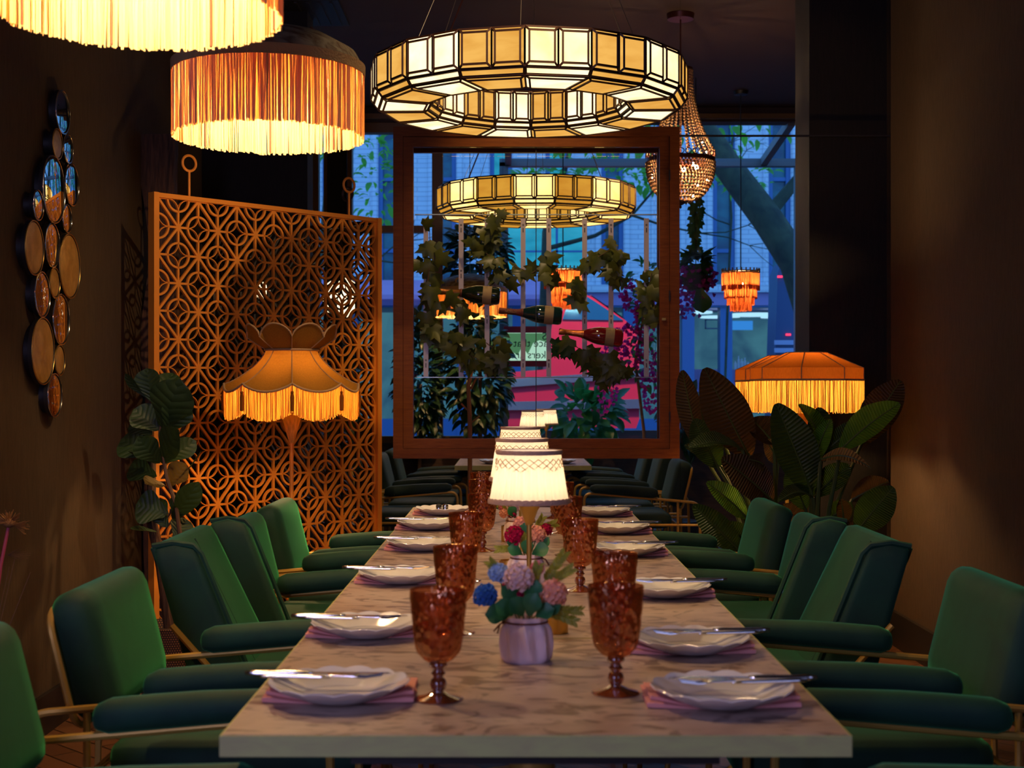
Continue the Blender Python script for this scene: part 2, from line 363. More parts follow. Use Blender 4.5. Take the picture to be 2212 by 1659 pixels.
struct('floor_back', MB().span((-2.6, 6.64, -0.1), (3.0, 11.1, 0)), 'stone')
struct('ceiling', MB().span((-2.6, -1.7, CEIL), (3.0, 9.9, CEIL + 0.1)), 'ceiling')
struct('wall_left', MB().span((XL - .1, -1.7, 0), (XL, 7.3, CEIL)), 'wall')
struct('wall_right', MB().span((XR, -1.7, 0), (XR + .1, 6.67, CEIL)), 'wall')
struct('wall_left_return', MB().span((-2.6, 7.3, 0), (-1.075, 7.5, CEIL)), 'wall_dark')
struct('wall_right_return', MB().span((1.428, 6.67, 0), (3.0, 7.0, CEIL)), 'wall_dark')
struct('baseboard_left', MB().span((XL, -1.6, 0), (XL + .018, 6.0, 0.139)), 'skirt')
struct('baseboard_right', MB().span((XR - .018, -1.6, 0), (XR, 6.6, 0.16)), 'skirt')
# wall behind the viewpoint, window frames added around the unseen blue fill lights
w = MB().span((XL - .1, -1.8, 0), (XR + .1, -1.7, CEIL))
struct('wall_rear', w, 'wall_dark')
w = MB()
for x in (XL, XR - .03):
    for y in (-1.4, -.55, .35): w.span((x, y, 0.9), (x + .03, y + .05, 2.6))
    for z in (0.9, 2.55): w.span((x, -1.4, z), (x + .03, .4, z + .05))
for x in (-1.61, -1.08): w.span((x, -1.7, .9), (x + .04, -1.67, 2.75))
for z in (.9, 1.8, 2.72): w.span((-1.61, -1.7, z), (-1.04, -1.67, z + .04))
struct('added_window_frames', w, 'frame_blue')
# rough timber slab standing in the corner behind the lattice
mb = MB(); outl = []
for i in range(15):
    z = 2.32 * i / 14; outl.append((-1.615 + 0.03 * math.sin(i * 1.3) * (i / 14), 6.1, z))
for i in range(14, -1, -1):
    z = 2.32 * i / 14; outl.append((-1.43 - 0.05 * (i / 14) ** 2 + 0.018 * math.sin(i * 0.9), 6.1, z))
mb.poly(outl, (0, 0.07, 0))
tag(mb.build('timber_slab', 'bark'), 'rough dark timber slab standing upright in the corner behind the fig tree', 'timber')
# ---- back room shell
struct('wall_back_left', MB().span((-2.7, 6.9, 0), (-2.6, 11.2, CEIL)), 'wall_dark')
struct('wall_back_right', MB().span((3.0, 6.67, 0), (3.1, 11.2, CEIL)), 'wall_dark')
SILL = 0.82
w = MB(); w.span((-2.6, 9.9, 0), (-0.10, 10.0, SILL)); w.span((-0.12, 9.9, 0), (-0.02, 11.1, SILL)); w.span((-0.12, 11.0, 0), (2.45, 11.1, SILL)); w.span((2.35, 9.9, 0), (2.45, 11.1, SILL)); w.span((2.35, 9.9, 0), (3.0, 10.0, CEIL))
struct('wall_below_windows', w, 'plank')
# header with its bronze strip
struct('beam', MB().span((-2.6, 9.84, 3.10), (3.0, 9.98, CEIL)), 'ceiling')
struct('trim_1', MB().span((-2.6, 9.80, 3.115), (3.0, 9.84, 3.15)), 'frame_gold')
# flat windows beside the bay
w = MB()
for (px, wd) in ((676, .075), (703, .02), (756, .03), (945, .07)):
    x = (px - CX) / FPX * 9.9; w.span((x - wd / 2 * 1.1, 9.88, SILL), (x + wd / 2 * 1.1, 9.97, 3.1))
w.span((-2.6, 9.88, 3.03), (-0.06, 9.97, 3.1)); w.span((-2.6, 9.88, SILL), (-0.06, 9.99, SILL + .05)); w.span((-1.2, 9.89, 2.32), (-0.6, 9.96, 2.37))
struct('window_1', w, 'frame_gold')
struct('wall_between_windows', MB().span((-1.32, 9.90, SILL), (-1.18, 9.98, 3.1)), 'wall_dark')
g = MB().span((-2.6, 9.93, SILL), (-0.06, 9.935, 3.1)); struct('window_1_glass', g, 'glass_out')
# glazed bay: front frame, side, roof rafters
ZB = 2.998; w = MB()
w.span((-0.10, 10.97, ZB - .03), (2.33, 11.05, ZB + .03)); w.span((2.24, 10.97, SILL), (2.33, 11.05, ZB)); w.span((-0.10, 10.97, SILL), (-0.03, 11.05, ZB)); w.span((-0.10, 10.97, SILL), (2.33, 11.06, SILL + .06))
w.span((1.16, 10.99, SILL), (1.19, 11.03, 1.2)); w.span((2.31, 9.95, SILL), (2.35, 10.0, 3.1)); w.span((2.315, 10.3, 2.05), (2.35, 10.97, 2.16))
struct('window_2', w, 'frame_blue')
w = MB()
for x in (-0.07, 1.08, 1.95): w.box((x + .04, 10.45, 3.055), (0.05, 1.12, 0.06), Euler((-math.atan(0.105 / 1.07), 0, 0)).to_matrix())
struct('window_3', w, 'frame_blue')
struct('window_2_glass', MB().span((-0.06, 11.0, SILL), (2.3, 11.005, ZB)), 'glass_out')
g = MB(); g.add([(-0.07, 9.95, 3.12), (2.33, 9.95, 3.12), (2.33, 11.0, ZB), (-0.07, 11.0, ZB)], [(0, 1, 2, 3)]); g.add([(-0.07, 9.95, SILL), (-0.07, 11.0, SILL), (-0.07, 11.0, ZB), (-0.07, 9.95, 3.12)], [(0, 1, 2, 3)]); g.add([(2.33, 9.95, SILL), (2.33, 11.0, SILL), (2.33, 11.0, ZB), (2.33, 9.95, 3.12)], [(0, 1, 2, 3)])
struct('window_3_glass', g, 'glass_roof')
# ceiling vent grille and the little canopy lamp rose
v = thing('ceiling_vent', 'dark slatted air vent set in the ceiling above the fringed pendants', 'vent', (-1.05, 7.35, CEIL - 0.012))
MB().span((-.16, -.25, 0), (.16, .25, .012)).build('frame', 'dark', v)
for k in range(5): MB().span((-.13 + .06 * k, -.22, -.006), (-.115 + .06 * k, .22, 0)).build('slat', 'dark', v)
# ---- glass partition between the two rooms
GY = 6.60
p = MB(); p.span((0.80, GY, 0.02), (XR, GY + .008, 2.400)); struct('partition_pane', p, 'glass')
p = MB(); p.span((0.80, GY, 2.408), (XR, GY + .008, CEIL)); struct('partition_pane_upper', p, 'glass')
p = MB(); p.span((0.796, GY - .002, 2.400), (XR, GY + .010, 2.408)); struct('trim_2', p, 'dark')
p = MB(); p.span((-.56, GY, 2.448), (0.80, GY + .008, CEIL)); struct('partition_pane_middle', p, 'glass')
p = MB(); p.span((-.56, GY, 0.0), (0.80, GY + .008, 0.868)); struct('partition_pane_lower', p, 'glass')

# ---------------------------------------------------------------- the street
MT['facade'] = brickmat('pale_brick', (0.62, 0.66, 0.72), (0.55, 0.60, 0.68), (0.40, 0.45, 0.55), 1.0, 0.5, 0.075, 0.8, 0.008, 'Object', (1.57, 0, 0))
MT['facade_blue'] = mat('shop_paint', (0.05, 0.13, 0.33), 0.45)
MT['facade_mauve'] = mat('fascia_mauve', (0.30, 0.20, 0.42), 0.5)
MT['win_teal'] = mat('office_glass', (0.03, 0.16, 0.20), 0.12, nz=(1.6, 0.4, 0.62, (1, 1, 2)), col2=(0.02, 0.06, 0.12))
MT['win_lit'] = emit('lit_office', (0.05, 0.55, 0.80), 0.75, (1.2, (1, 1, 2.5)), (0.02, 0.28, 0.45))
MT['shop_light'] = emit('shop_ceiling_light', (0.55, 0.85, 1.0), 1.1)
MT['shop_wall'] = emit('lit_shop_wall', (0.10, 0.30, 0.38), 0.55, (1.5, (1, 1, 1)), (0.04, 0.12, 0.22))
MT['screen'] = emit('blue_screen', (0.05, 0.28, 0.75), 0.9)
MT['asphalt'] = mat('asphalt', (0.06, 0.07, 0.08), 0.6)
FY = 22.0
def fx(px): return (px - CX) / FPX * FY
def fz(py): return CAMZ - (py - CY) / FPX * FY
o = struct('street', MB().span((-14, 11.6, -0.25), (14, 30, -0.12)), 'asphalt')
bld = thing('office_building', 'pale brick building with tall narrow windows across the street', 'building', (0, FY, 0))
wb = MB(); wins = [(600 + 120.5 * k) for k in range(11)]; edges = [fx(420)] + [e for p in wins for e in (fx(p - 24), fx(p + 24))] + [fx(1990)]
for i in range(0, len(edges), 2): wb.span((edges[i], 0, fz(618)), (edges[i + 1], .35, 9.5))
for i in range(0, len(edges), 2): wb.span((edges[i] + .02, -.03, fz(616)), (edges[i] + .09, 0, 9.5)); wb.span((edges[i + 1] - .09, -.03, fz(616)), (edges[i + 1] - .02, 0, 9.5))
wb.build('wall', 'facade', bld)
for k, p in enumerate(wins):
    f = MB(); a, b = fx(p - 24), fx(p + 24)
    f.span((a, .04, fz(618)), (a + .07, .2, 9.5)); f.span((b - .07, .04, fz(618)), (b, .2, 9.5))
    for z in (fz(545), fz(390), fz(260)): f.span((a, .06, z), (b, .18, z + .06))
    fo = f.build('window', 'facade_blue', bld)
    MB().span((a + .06, .12, fz(618)), (b - .06, .16, 9.5)).build('pane', 'win_lit' if p in (wins[4], wins[5]) else 'win_teal', fo)
lw = MB().span((fx(1086), -.05, fz(588)), (fx(1262), .02, fz(484))).build('wide_window', 'win_lit', bld); m_ = MB()
for p in (1086, 1128, 1200, 1258): m_.span((fx(p), -.08, fz(590)), (fx(p + 5), -.05, fz(484)))
m_.span((fx(1086), -.08, fz(546)), (fx(1262), -.05, fz(542))); m_.build('mullion', 'facade_blue', lw)
MB().span((fx(420), -.12, fz(632)), (fx(1990), .3, fz(616))).build('ledge', 'facade', bld)
MB().span((fx(420), -.05, fz(660)), (fx(1990), .3, fz(632))).build('fascia', 'facade_mauve', bld)
sf = MB()
for p in (640, 760, 880, 1000, 1120, 1240, 1360, 1487, 1569, 1690, 1800): sf.span((fx(p - 13), 0, -.12), (fx(p + 13), .3, fz(660)))
sf.span((fx(420), .02, -.12), (fx(1990), .25, fz(905))); sf.span((fx(420), -.02, fz(664)), (fx(1990), .2, fz(656)))
sf.build('shopfront', 'facade_blue', bld)
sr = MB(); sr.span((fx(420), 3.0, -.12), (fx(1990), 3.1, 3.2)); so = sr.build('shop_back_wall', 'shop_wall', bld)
MB().span((fx(420), .35, fz(652)), (fx(1990), 3.0, fz(645))).build('shop_ceiling', 'facade_mauve', bld)
for (px, py, r, dd) in ((1500, 673, .30, 1.0), (1545, 683, .26, 1.9), (1580, 682, .15, 2.2), (1630, 678, .42, 1.2), (1668, 683, .2, 2.0), (1180, 676, .3, 1.2)):
    q = at(px, py, FY + dd); MB().lathe([(.001, -.03), (r, -.03), (r, .0), (.001, .0)], 20, (q.x, dd, q.z)).build('ceiling_light', 'shop_light', bld)
q = at(1600, 703, FY + 2.6); MB().box((q.x, 2.6, q.z), (.42, .05, .16)).build('screen', 'screen', bld)
q = at(1541, 700, FY + 2.8); m_ = MB()
for s in (-1, 1): m_.box((q.x + .14 * s, 2.8, q.z), (.02, .04, .17)); m_.box((q.x, 2.8, q.z + .08 * s), (.3, .04, .02))
m_.build('picture_frame', 'facade_blue', bld)
# things on the shop counter
tag(MB().rbox((fx(1600), FY + .95, fz(845)), (1.9, .5, .72), .03).build('shop_counter', 'facade_mauve'), 'counter with small pale goods inside the lit shop across the street', 'counter')
for k, (px, h, wd) in enumerate(((1606, .14, .06), (1613, .22, .05), (1620, .17, .07), (1627, .19, .05), (1634, .12, .06), (1641, .09, .05))):
    x = fx(px); o = MB().lathe([(.001, 0), (wd * .45, 0), (wd * .45, h * .7), (wd * .2, h * .8), (wd * .2, h), (.001, h)], 10, (x, FY + .8, fz(845) + .36)).build('shop_bottle', 'white')
    tag(o, 'pale bottle on the counter of the lit shop across the street', 'bottle', 'bottles on the shop counter')
# awning of the next shop
mb = MB(); prof = [(0, 0), (0.0, .30), (-.15, .30), (-.42, .20), (-.55, .05), (-.55, -.02), (-.45, -.02)]
for i in range(len(prof) - 1):
    (y0, z0), (y1, z1) = prof[i], prof[i + 1]; xa, xb = fx(560), fx(1192)
    mb.add([(xa, - .4 + y0, fz(652) + z0), (xb, - .4 + y0, fz(652) + z0), (xb, - .4 + y1, fz(652) + z1), (xa, - .4 + y1, fz(652) + z1)], [(0, 1, 2, 3)])
MT['awning'] = cloth('awning_cloth', (0.80, 0.50, 0.80), (0.6, 0.3, 0.55), 0.5)
mb.build('awning', 'awning', bld)
# red van close to the window
VD = 14.0
def vx(px): return (px - CX) / FPX * VD
def vz(py): return CAMZ - (py - CY) / FPX * VD
MT['van_red'] = mat('van_paint', (0.95, 0.05, 0.10), 0.22, 0.1, Coat_Weight=0.5)
MT['van_glass'] = mat('van_windscreen', (0.03, 0.20, 0.38), 0.06, 0.3)
MT['chrome'] = mat('chrome_blue', (0.55, 0.66, 0.85), 0.2, 0.8)
MT['tyre'] = mat('tyre_rubber', (0.015, 0.015, 0.018), 0.7)
van = thing('red_van', 'bright red van with a curved windscreen passing in the street', 'van', (0, VD, -.12))
def side(pts, y0, y1): return MB().poly([(vx(a), y0, vz(b) + .12) for a, b in pts], (0, y1 - y0, 0))
b = side([(1080, 806), (1180, 798), (1190, 720), (1200, 655), (1258, 634), (1280, 642), (1352, 693), (1374, 715), (1381, 760), (1381, 905), (1374, 925), (1080, 925)], 0, 1.75); b.build('body', 'van_red', van, 25)
side([(1215, 690), (1228, 648), (1268, 641), (1283, 650), (1346, 692)], -.012, .0).build('side_window', 'van_glass', van)
w = MB(); w.add([(vx(1277), .06, vz(638) + .13), (vx(1352), .06, vz(690) + .13), (vx(1352), 1.69, vz(690) + .13), (vx(1277), 1.69, vz(638) + .13)], [(0, 1, 2, 3)]); w.build('windscreen', 'van_glass', van)
side([(1080, 820), (1384, 800), (1387, 815), (1080, 838)], -.03, .02).build('side_trim', 'chrome', van)
side([(1080, 868), (1384, 862), (1388, 882), (1080, 886)], -.04, .02).build('bumper', 'chrome', van)
for px in (1150, 1322): MB().lathe([(.001, 0), (.2, 0), (.34, .02), (.34, .2), (.001, .2)], 28, (0, 0, 0)).warp(lambda p, px=px: V((vx(px) + p.x, p.z - .05, .34 + p.y))).build('wheel', 'tyre', van)
# dark blue kiosk with red lamps
kd = 15.0; kq = at(1702, 700, kd)
ko = thing('street_kiosk', 'dark blue slanted kiosk with red lamps and pale slats in the street', 'kiosk', (kq.x, kd, -.12))
MT['kiosk'] = mat('kiosk_paint', (0.03, 0.06, 0.17), 0.4); MT['red_lamp'] = emit('red_lamp', (1, .03, .08), 3.0); MT['slat_pale'] = mat('slat_pale', (0.35, 0.38, 0.6), 0.5)
zt = at(0, 566, kd).z + .12
MB().poly([(-.19, 0, 0), (.19, 0, 0), (.19, 0, zt), (-.06, 0, zt), (-.11, 0, zt - .12)], (0, .5, 0)).build('body', 'kiosk', ko)
for py in (598, 723): MB().box((-.09 if py < 650 else 0, -.02, at(0, py, kd).z + .12), (.05, .03, .02)).build('lamp', 'red_lamp', ko)
for py in (740, 757, 774): MB().box((0, -.02, at(0, py, kd).z + .12), (.3, .03, .05)).build('slat', 'slat_pale', ko)
# street trees
def branchy(mb, p, d, L, r, depth):
    q = p + d * L; mid = p + d * L * .5 + rdir() * L * .08; mb.tube([p, mid, q], r, 6, taper=r * .6)
    ends = [q]
    if depth:
        for k in range(2 if depth > 1 else 3):
            nd = (d + rdir() * .75).normalized(); ends += branchy(mb, q, nd, L * U(.55, .8), r * .55, depth - 1)
    return ends
t = thing('street_tree', 'mossy leaning street tree seen through the end window', 'tree', (2.62, 13.4, -.12))
tb = MB(); pts = [(0.42, 0, 0), (.40, 0, 1.2), (.33, 0, 1.9), (.12, 0, 2.55), (-.15, .1, 3.0), (-.5, .2, 3.5), (-1.0, .4, 4.3)]
MT['tree_bark'] = mat('mossy_bark', (0.05, 0.06, 0.035), 0.9, nz=(6, .35, .7), col2=(0.02, 0.025, 0.02), bump=(12, .9, (1, 1, .4), .02))
tb.tube(pts, .20, 10, taper=.13)
for s in ((.25, 0, 2.2), (-.15, .1, 3.0)): branchy(tb, V(s), V((.5, 0, .8)).normalized(), 1.0, .07, 2)
tb.build('trunk', 'tree_bark', t)
fb = MB(); bush(fb, (-1.2, 1.0, 4.6), (2.2, .8, .9), 500, .16); fo = fb.build('foliage', 'tree_leaf', t)
t = thing('street_tree', 'slender leafy tree in the street behind the display cabinet', 'tree', (.9, 16.5, -.12))
tb = MB(); tb.tube([(-.6, 0, 0), (-.55, 0, 1.5), (-.5, 0, 3.2), (-.2, 0, 4.2)], .07, 8, taper=.03); en = branchy(tb, V((-.5, 0, 3.0)), V((.9, 0, .35)).normalized(), 1.1, .03, 3); tb.build('trunk', 'tree_bark', t)
fb = MB(); bush(fb, (.35, 0, 3.85), (1.3, .4, .18), 420, .12); bush(fb, (1.9, 0, 3.8), (.35, .3, .25), 60, .12); fb.build('foliage', 'tree_leaf', t)
t = thing('street_tree', 'thin twiggy tree outside the window beside the lattice screen', 'tree', (-1.9, 15.5, -.12))
tb = MB(); tb.tube([(-.3, 0, 0), (-.3, 0, 2), (-.1, 0, 4.5)], .05, 8, taper=.02); branchy(tb, V((-.2, 0, 2.4)), V((.8, 0, .5)).normalized(), .7, .02, 2); tb.build('trunk', 'tree_bark', t)
fb = MB(); bush(fb, (.38, 0, 3.6), (.22, .2, .62), 75, .12); bush(fb, (.1, 0, 4.1), (.5, .2, .25), 60, .12); fb.build('foliage', 'tree_leaf', t)
# twigs in front of the far facade
tw = thing('bare_sapling', 'bare thin sapling against the pale brick beside the coral pendant', 'tree', (at(1575, 0, 19).x, 19, -.12))
tb = MB(); z0 = at(0, 470, 19).z + .12; tb.tube([(-.1, 0, 0), (-.02, 0, z0 - 1.2), (.03, 0, z0), (0, 0, z0 + .6), (.05, 0, z0 + 1.1)], .018, 6)
branchy(tb, V((.03, 0, z0 - .1)), V((-.85, 0, .4)), .5, .012, 2); branchy(tb, V((.0, 0, z0 + .6)), V((.6, 0, .8)).normalized(), .4, .01, 2); tb.build('trunk', 'tree_bark', tw)
# ---------------------------------------------------------------- tables
def marblemat():
    m, nt, out = nodes_of('brown_marble')
    b = nt.nodes.new('ShaderNodeBsdfPrincipled'); nt.links.new(b.outputs[0], out.inputs[0]); b.inputs['Roughness'].default_value = 0.34
    tc = nt.nodes.new('ShaderNodeTexCoord'); mp = nt.nodes.new('ShaderNodeMapping'); mp.inputs['Scale'].default_value = (1.7, 3.0, 1); mp.inputs['Rotation'].default_value = (0, 0, 0.75)
    oi = nt.nodes.new('ShaderNodeObjectInfo'); ad = nt.nodes.new('ShaderNodeVectorMath'); ad.operation = 'ADD'
    nt.links.new(tc.outputs['Object'], ad.inputs[0]); nt.links.new(oi.outputs['Location'], ad.inputs[1]); nt.links.new(ad.outputs[0], mp.inputs[0])
    n1 = _noise(nt, mp.outputs[0], 2.2, 8, 1.4); n2 = _noise(nt, mp.outputs[0], 6.0, 6, 2.2)
    c1 = _ramp(nt, n1, [(0.30, (0.30, 0.21, 0.165)), (0.48, (0.44, 0.325, 0.265)), (0.72, (0.52, 0.41, 0.345))])
    c2 = _ramp(nt, n2, [(0.40, (0.22, 0.17, 0.16)), (0.48, (1, 1, 1))])
    mx = nt.nodes.new('ShaderNodeMix'); mx.data_type = 'RGBA'; mx.blend_type = 'MULTIPLY'; mx.inputs[0].default_value = 0.7
    nt.links.new(c1, mx.inputs[6]); nt.links.new(c2, mx.inputs[7]); nt.links.new(mx.outputs[2], b.inputs['Base Color']); return m
MT['marble'] = marblemat()
TX, TZ, TY0, TP = 0.03, 0.755, 1.756, 0.692
ORD = ('first', 'second', 'third', 'fourth', 'fifth', 'sixth')
def make_table(loc, label, group, w=0.8, l=TP - 0.004):
    t = thing('dining_table', label, 'table', loc, 0, group)
    MB().span((-w / 2 + .003, .003, -.0275), (w / 2 - .003, l - .003, 0)).build('tabletop', 'marble', t)
    e = MB(); e.span((-w / 2, 0, -.0275), (w / 2, .003, -.0008)); e.span((-w / 2, l - .003, -.0275), (w / 2, l, -.0008)); e.span((-w / 2, .003, -.0275), (-w / 2 + .003, l - .003, -.0008)); e.span((w / 2 - .003, .003, -.0275), (w / 2, l - .003, -.0008))
    e.build('edge_band', 'olive_edge', t)
    MB().tube([(0, l / 2, -.05), (0, l / 2, -TZ + .02)], .035, 14).build('leg', 'gold', t)
    MB().lathe([(.0005, -TZ), (.2, -TZ), (.2, -TZ + .012), (.04, -TZ + .025), (.0005, -TZ + .025)], 28, (0, l / 2, 0)).build('base', 'gold', t)
    MB().span((-.24, .05, -.05), (.24, l - .05, -.0275)).build('underframe', 'dark', t); return t
T0 = make_table((TX, TY0, TZ), 'first marble-topped table of the long row, its olive front edge facing the viewer', 'marble tables of the long row')
for x in (-.36, .36):
    pass
for k in range(1, 5): dup(T0, (TX, TY0 + TP * k, TZ), 0, ORD[k] + ' marble-topped table of the long row counted from its open front edge')
TB0 = dup(T0, (TX - .005 + .04, 8.12, TZ), 0, 'first table in the back room below the display cabinet'); TB0['group'] = 'back room tables'
TB1 = dup(T0, (TX + .035, 8.12 + TP, TZ), 0, 'second table in the back room, behind the one under the cabinet'); TB1['group'] = 'back room tables'
# ---------------------------------------------------------------- chairs
def arc_pts(pts, r, n=5):
    """round the corners of an open polyline"""
    pts = [V(p) for p in pts]; out = [pts[0]]
    for a, b, c in zip(pts, pts[1:], pts[2:]):
        u = (a - b); w = (c - b); k = min(r, u.length * .45, w.length * .45); p, q = b + u.normalized() * k, b + w.normalized() * k
        for i in range(n + 1):
            t = i / n; out.append(p * (1 - t) ** 2 + b * 2 * t * (1 - t) + q * t * t)
    return out + [pts[-1]]
def make_armchair(label, group):
    t = thing('dining_armchair', label, 'chair', (0, 0, 0), 0, group)
    R14 = Euler((0, -math.radians(14), 0)).to_matrix(); C = V((-.283, 0, .692))
    MB().rbox((0, 0, 0), (.084, .435, .252), .041, 8, lambda p: R14 @ V((p.x + .006 * math.cos(p.y * 7) * (1 if p.x > 0 else 0), p.y, p.z)) + C).build('backrest', 'velvet', t, 60)
    loop = arc_pts([(0, 0, -.125), (0, -.219, -.125), (0, -.219, .100), (0, .219, .100), (0, .219, -.125), (0, 0, -.125)], .055, 5)
    MB().tube([R14 @ (p + V((-.036, 0, 0))) + C for p in loop[:-1]], .0068, 8, True).build('back_frame', 'gold', t)
    MB().rbox((.01, 0, .497), (.49, .43, .085), .036, 8).build('seat', 'velvet', t, 60)
    sf = MB()
    for y in (-.235, .235): sf.tube([(-.375, y, .478), (.243, y, .478)], .007, 8)
    for x in (-.262, .19): sf.tube([(x, -.235, .478), (x, .235, .478)], .007, 8)
    sf.build('seat_frame', 'gold', t)
    for y in (-.235, .235):
        MB().tube(arc_pts([(-.392, y, 0), (-.376, y, .596), (.235, y, .649), (.25, y, 0)], .045, 6), .0075, 8).build('arm_frame', 'gold', t)
        MB().tube([(-.262, y, .0), (-.262, y, .600)], .007, 8).build('leg', 'gold', t)
        sl = (.664 - .611) / .611
        MB().rbox((.025, y, .661), (.365, .062, .058), .027, 8, lambda p: V((p.x, p.y, p.z + p.x * sl - .012 * max(0, p.x) / .2 * (1 if p.z > .661 else 0)))).build('armrest', 'velvet', t, 60)
    return t
def make_wingchair(label, group):
    """armless shell chair; the front of its back leans from x=-.27 at the top to -.15 low down"""
    t = thing('wing_chair', label, 'chair', (0, 0, 0), 0, group)
    def lean(p): return V((p.x - .27 + .49 * (.815 - p.z), p.y, p.z))
    MB().rbox((-.028, 0, .635), (.04, .55, .40), .018, 8, lean).build('backrest', 'velvet', t, 60)
    sm = MB()
    sm.tube([lean(V((-.0095, .03, z))) for z in (.46, .6, .7, .82)], .0025, 6)
    sm.build('back_seam', 'velvet', t)
    for s in (-1, 1):
        def wg(u, z): return (-.302 + .28 * (.84 - z)) * (1 - u) + (-.200 + .40 * (.84 - z)) * u
        w = MB().rbox((0, s * .288, .635), (.17, .045, .42), .02, 8, lambda p: V((wg((p.x + .085) / .17, p.z), p.y + s * .012 * (p.z - .5), p.z - .012 * abs(p.x / .085)))); w.build('wing', 'velvet', t, 60)
        MB().tube([V((wg(1.02, z), s * (.300 + .012 * (z - .5)), z)) for z in (.45, .55, .65, .75, .82)] + [V((wg(.9, .838), s * .304, .840)), V((wg(.45, .845), s * .304, .846)), V((wg(.0, .84), s * .304, .838))], .0065, 6).build('piping', 'velvet', t)
        MB().tube(arc_pts([(-.255, s * .318, .66), (-.05, s * .318, .43), (.16, s * .30, .30), (.22, s * .28, 0)], .06), .0075, 8).build('leg', 'gold', t)
        MB().tube([(-.12, s * .30, .40), (-.25, s * .29, 0)], .0075, 8).build('leg', 'gold', t)
    MB().rbox((.06, 0, .47), (.46, .54, .09), .035, 8).build('seat', 'velvet', t, 60); return t
LS, PS = 'lattice screen side of the table', 'banana plant side of the table'
def seatpos(side, d, off): return (-.515 + off, d, 0) if side < 0 else (.575 + off, d, 0)
G = 'green armchairs along the long table'
A0 = make_armchair('green velvet armchair cut off by the picture corner, ' + LS, G); A0.location = seatpos(-1, 2.08, -.025)
dup(A0, seatpos(-1, 2.79, -.005), 0, 'green velvet armchair just in front of the wing chair, ' + LS)
dup(A0, seatpos(-1, 4.13, .012), 0, 'green velvet armchair just behind the wing chair, ' + LS)
dup(A0, seatpos(-1, 4.72, .02), 0, 'farthest green velvet armchair before the lamp pole, ' + LS)
dup(A0, seatpos(1, 2.08, .10), PI, 'green velvet armchair of which only an armrest shows, ' + PS)
dup(A0, seatpos(1, 2.79, .095), PI, 'green velvet armchair just in front of the wing chair, ' + PS)
dup(A0, seatpos(1, 4.13, .03), PI, 'green velvet armchair just behind the wing chair, ' + PS)
dup(A0, seatpos(1, 4.72, .0), PI, 'farthest bright green armchair, next to the banana plant pot, ' + PS)
W0 = make_wingchair('armless green wing chair with a seamed reclining back, ' + LS, 'armless wing chairs'); W0.location = (-.515, 3.46, 0)
dup(W0, (.605, 3.46, 0), PI, 'armless green wing chair with a seamed reclining back, ' + PS)
# back room chairs, their shade put into a darker velvet colour
A1 = make_armchair('first shaded green back room armchair below the cabinet, lattice screen side', 'dark armchairs in the back room')
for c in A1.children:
    if c.data.materials[0] == MT['velvet']: c.data.materials[0] = MT['velvet_shaded']
A1.location = (-.53, 7.72, 0)
dup(A1, (-.50, 8.40, 0), 0, 'second shaded green back room armchair below the cabinet, lattice screen side')
dup(A1, (-.48, 9.05, 0), 0, 'third shaded green back room armchair below the cabinet, lattice screen side')
dup(A1, (.62, 7.62, 0), PI, 'shaded green back room armchair showing its bent gold leg by the banana plant')
dup(A1, (.60, 8.30, 0), PI, 'shaded green armchair in the back room, second from the banana plant')
dup(A1, (.58, 8.98, 0), PI, 'shaded green armchair in the back room, third from the banana plant')
# ---------------------------------------------------------------- glassware
def ambermat():
    m, nt, out = nodes_of('amber_glass')
    v = _coords(nt, (1, 1, .6)); v.node.inputs['Rotation'].default_value = (0.3, 0.5, 0)
    vo = nt.nodes.new('ShaderNodeTexVoronoi'); vo.inputs['Scale'].default_value = 120; nt.links.new(v, vo.inputs['Vector'])
    bn = nt.nodes.new('ShaderNodeBump'); bn.inputs['Strength'].default_value = 1.0; bn.inputs['Distance'].default_value = 0.0025; nt.links.new(vo.outputs['Distance'], bn.inputs['Height'])
    g = nt.nodes.new('ShaderNodeBsdfGlossy'); g.inputs[0].default_value = (1.0, 0.58, 0.30, 1); g.inputs['Roughness'].default_value = 0.13
    d = nt.nodes.new('ShaderNodeBsdfDiffuse'); d.inputs[0].default_value = (0.20, 0.055, 0.018, 1)
    t = nt.nodes.new('ShaderNodeBsdfTranslucent'); t.inputs[0].default_value = (0.30, 0.07, 0.016, 1)
    for x in (g, d): nt.links.new(bn.outputs[0], x.inputs['Normal'])
    a = nt.nodes.new('ShaderNodeMixShader'); a.inputs[0].default_value = .5; nt.links.new(d.outputs[0], a.inputs[1]); nt.links.new(t.outputs[0], a.inputs[2])
    b = nt.nodes.new('ShaderNodeMixShader'); b.inputs[0].default_value = .62; nt.links.new(a.outputs[0], b.inputs[1]); nt.links.new(g.outputs[0], b.inputs[2])
    tr = nt.nodes.new('ShaderNodeBsdfTransparent'); tr.inputs[0].default_value = (0.84, 0.57, 0.42, 1)
    lw = nt.nodes.new('ShaderNodeLayerWeight'); lw.inputs[0].default_value = .35
    mr = nt.nodes.new('ShaderNodeMapRange'); mr.inputs[3].default_value = .26; mr.inputs[4].default_value = .75; nt.links.new(lw.outputs['Facing'], mr.inputs[0])
    mx = nt.nodes.new('ShaderNodeMixShader'); nt.links.new(mr.outputs[0], mx.inputs[0])
    nt.links.new(tr.outputs[0], mx.inputs[1]); nt.links.new(b.outputs[0], mx.inputs[2]); nt.links.new(mx.outputs[0], out.inputs[0]); return m
MT['amber'] = ambermat()
MT['amber_foot'] = mat('amber_glass_solid', (0.22, 0.04, 0.006), 0.08, Transmission_Weight=0.35, IOR=1.45, Coat_Weight=0.8)
GG = 'amber goblets on the long table'
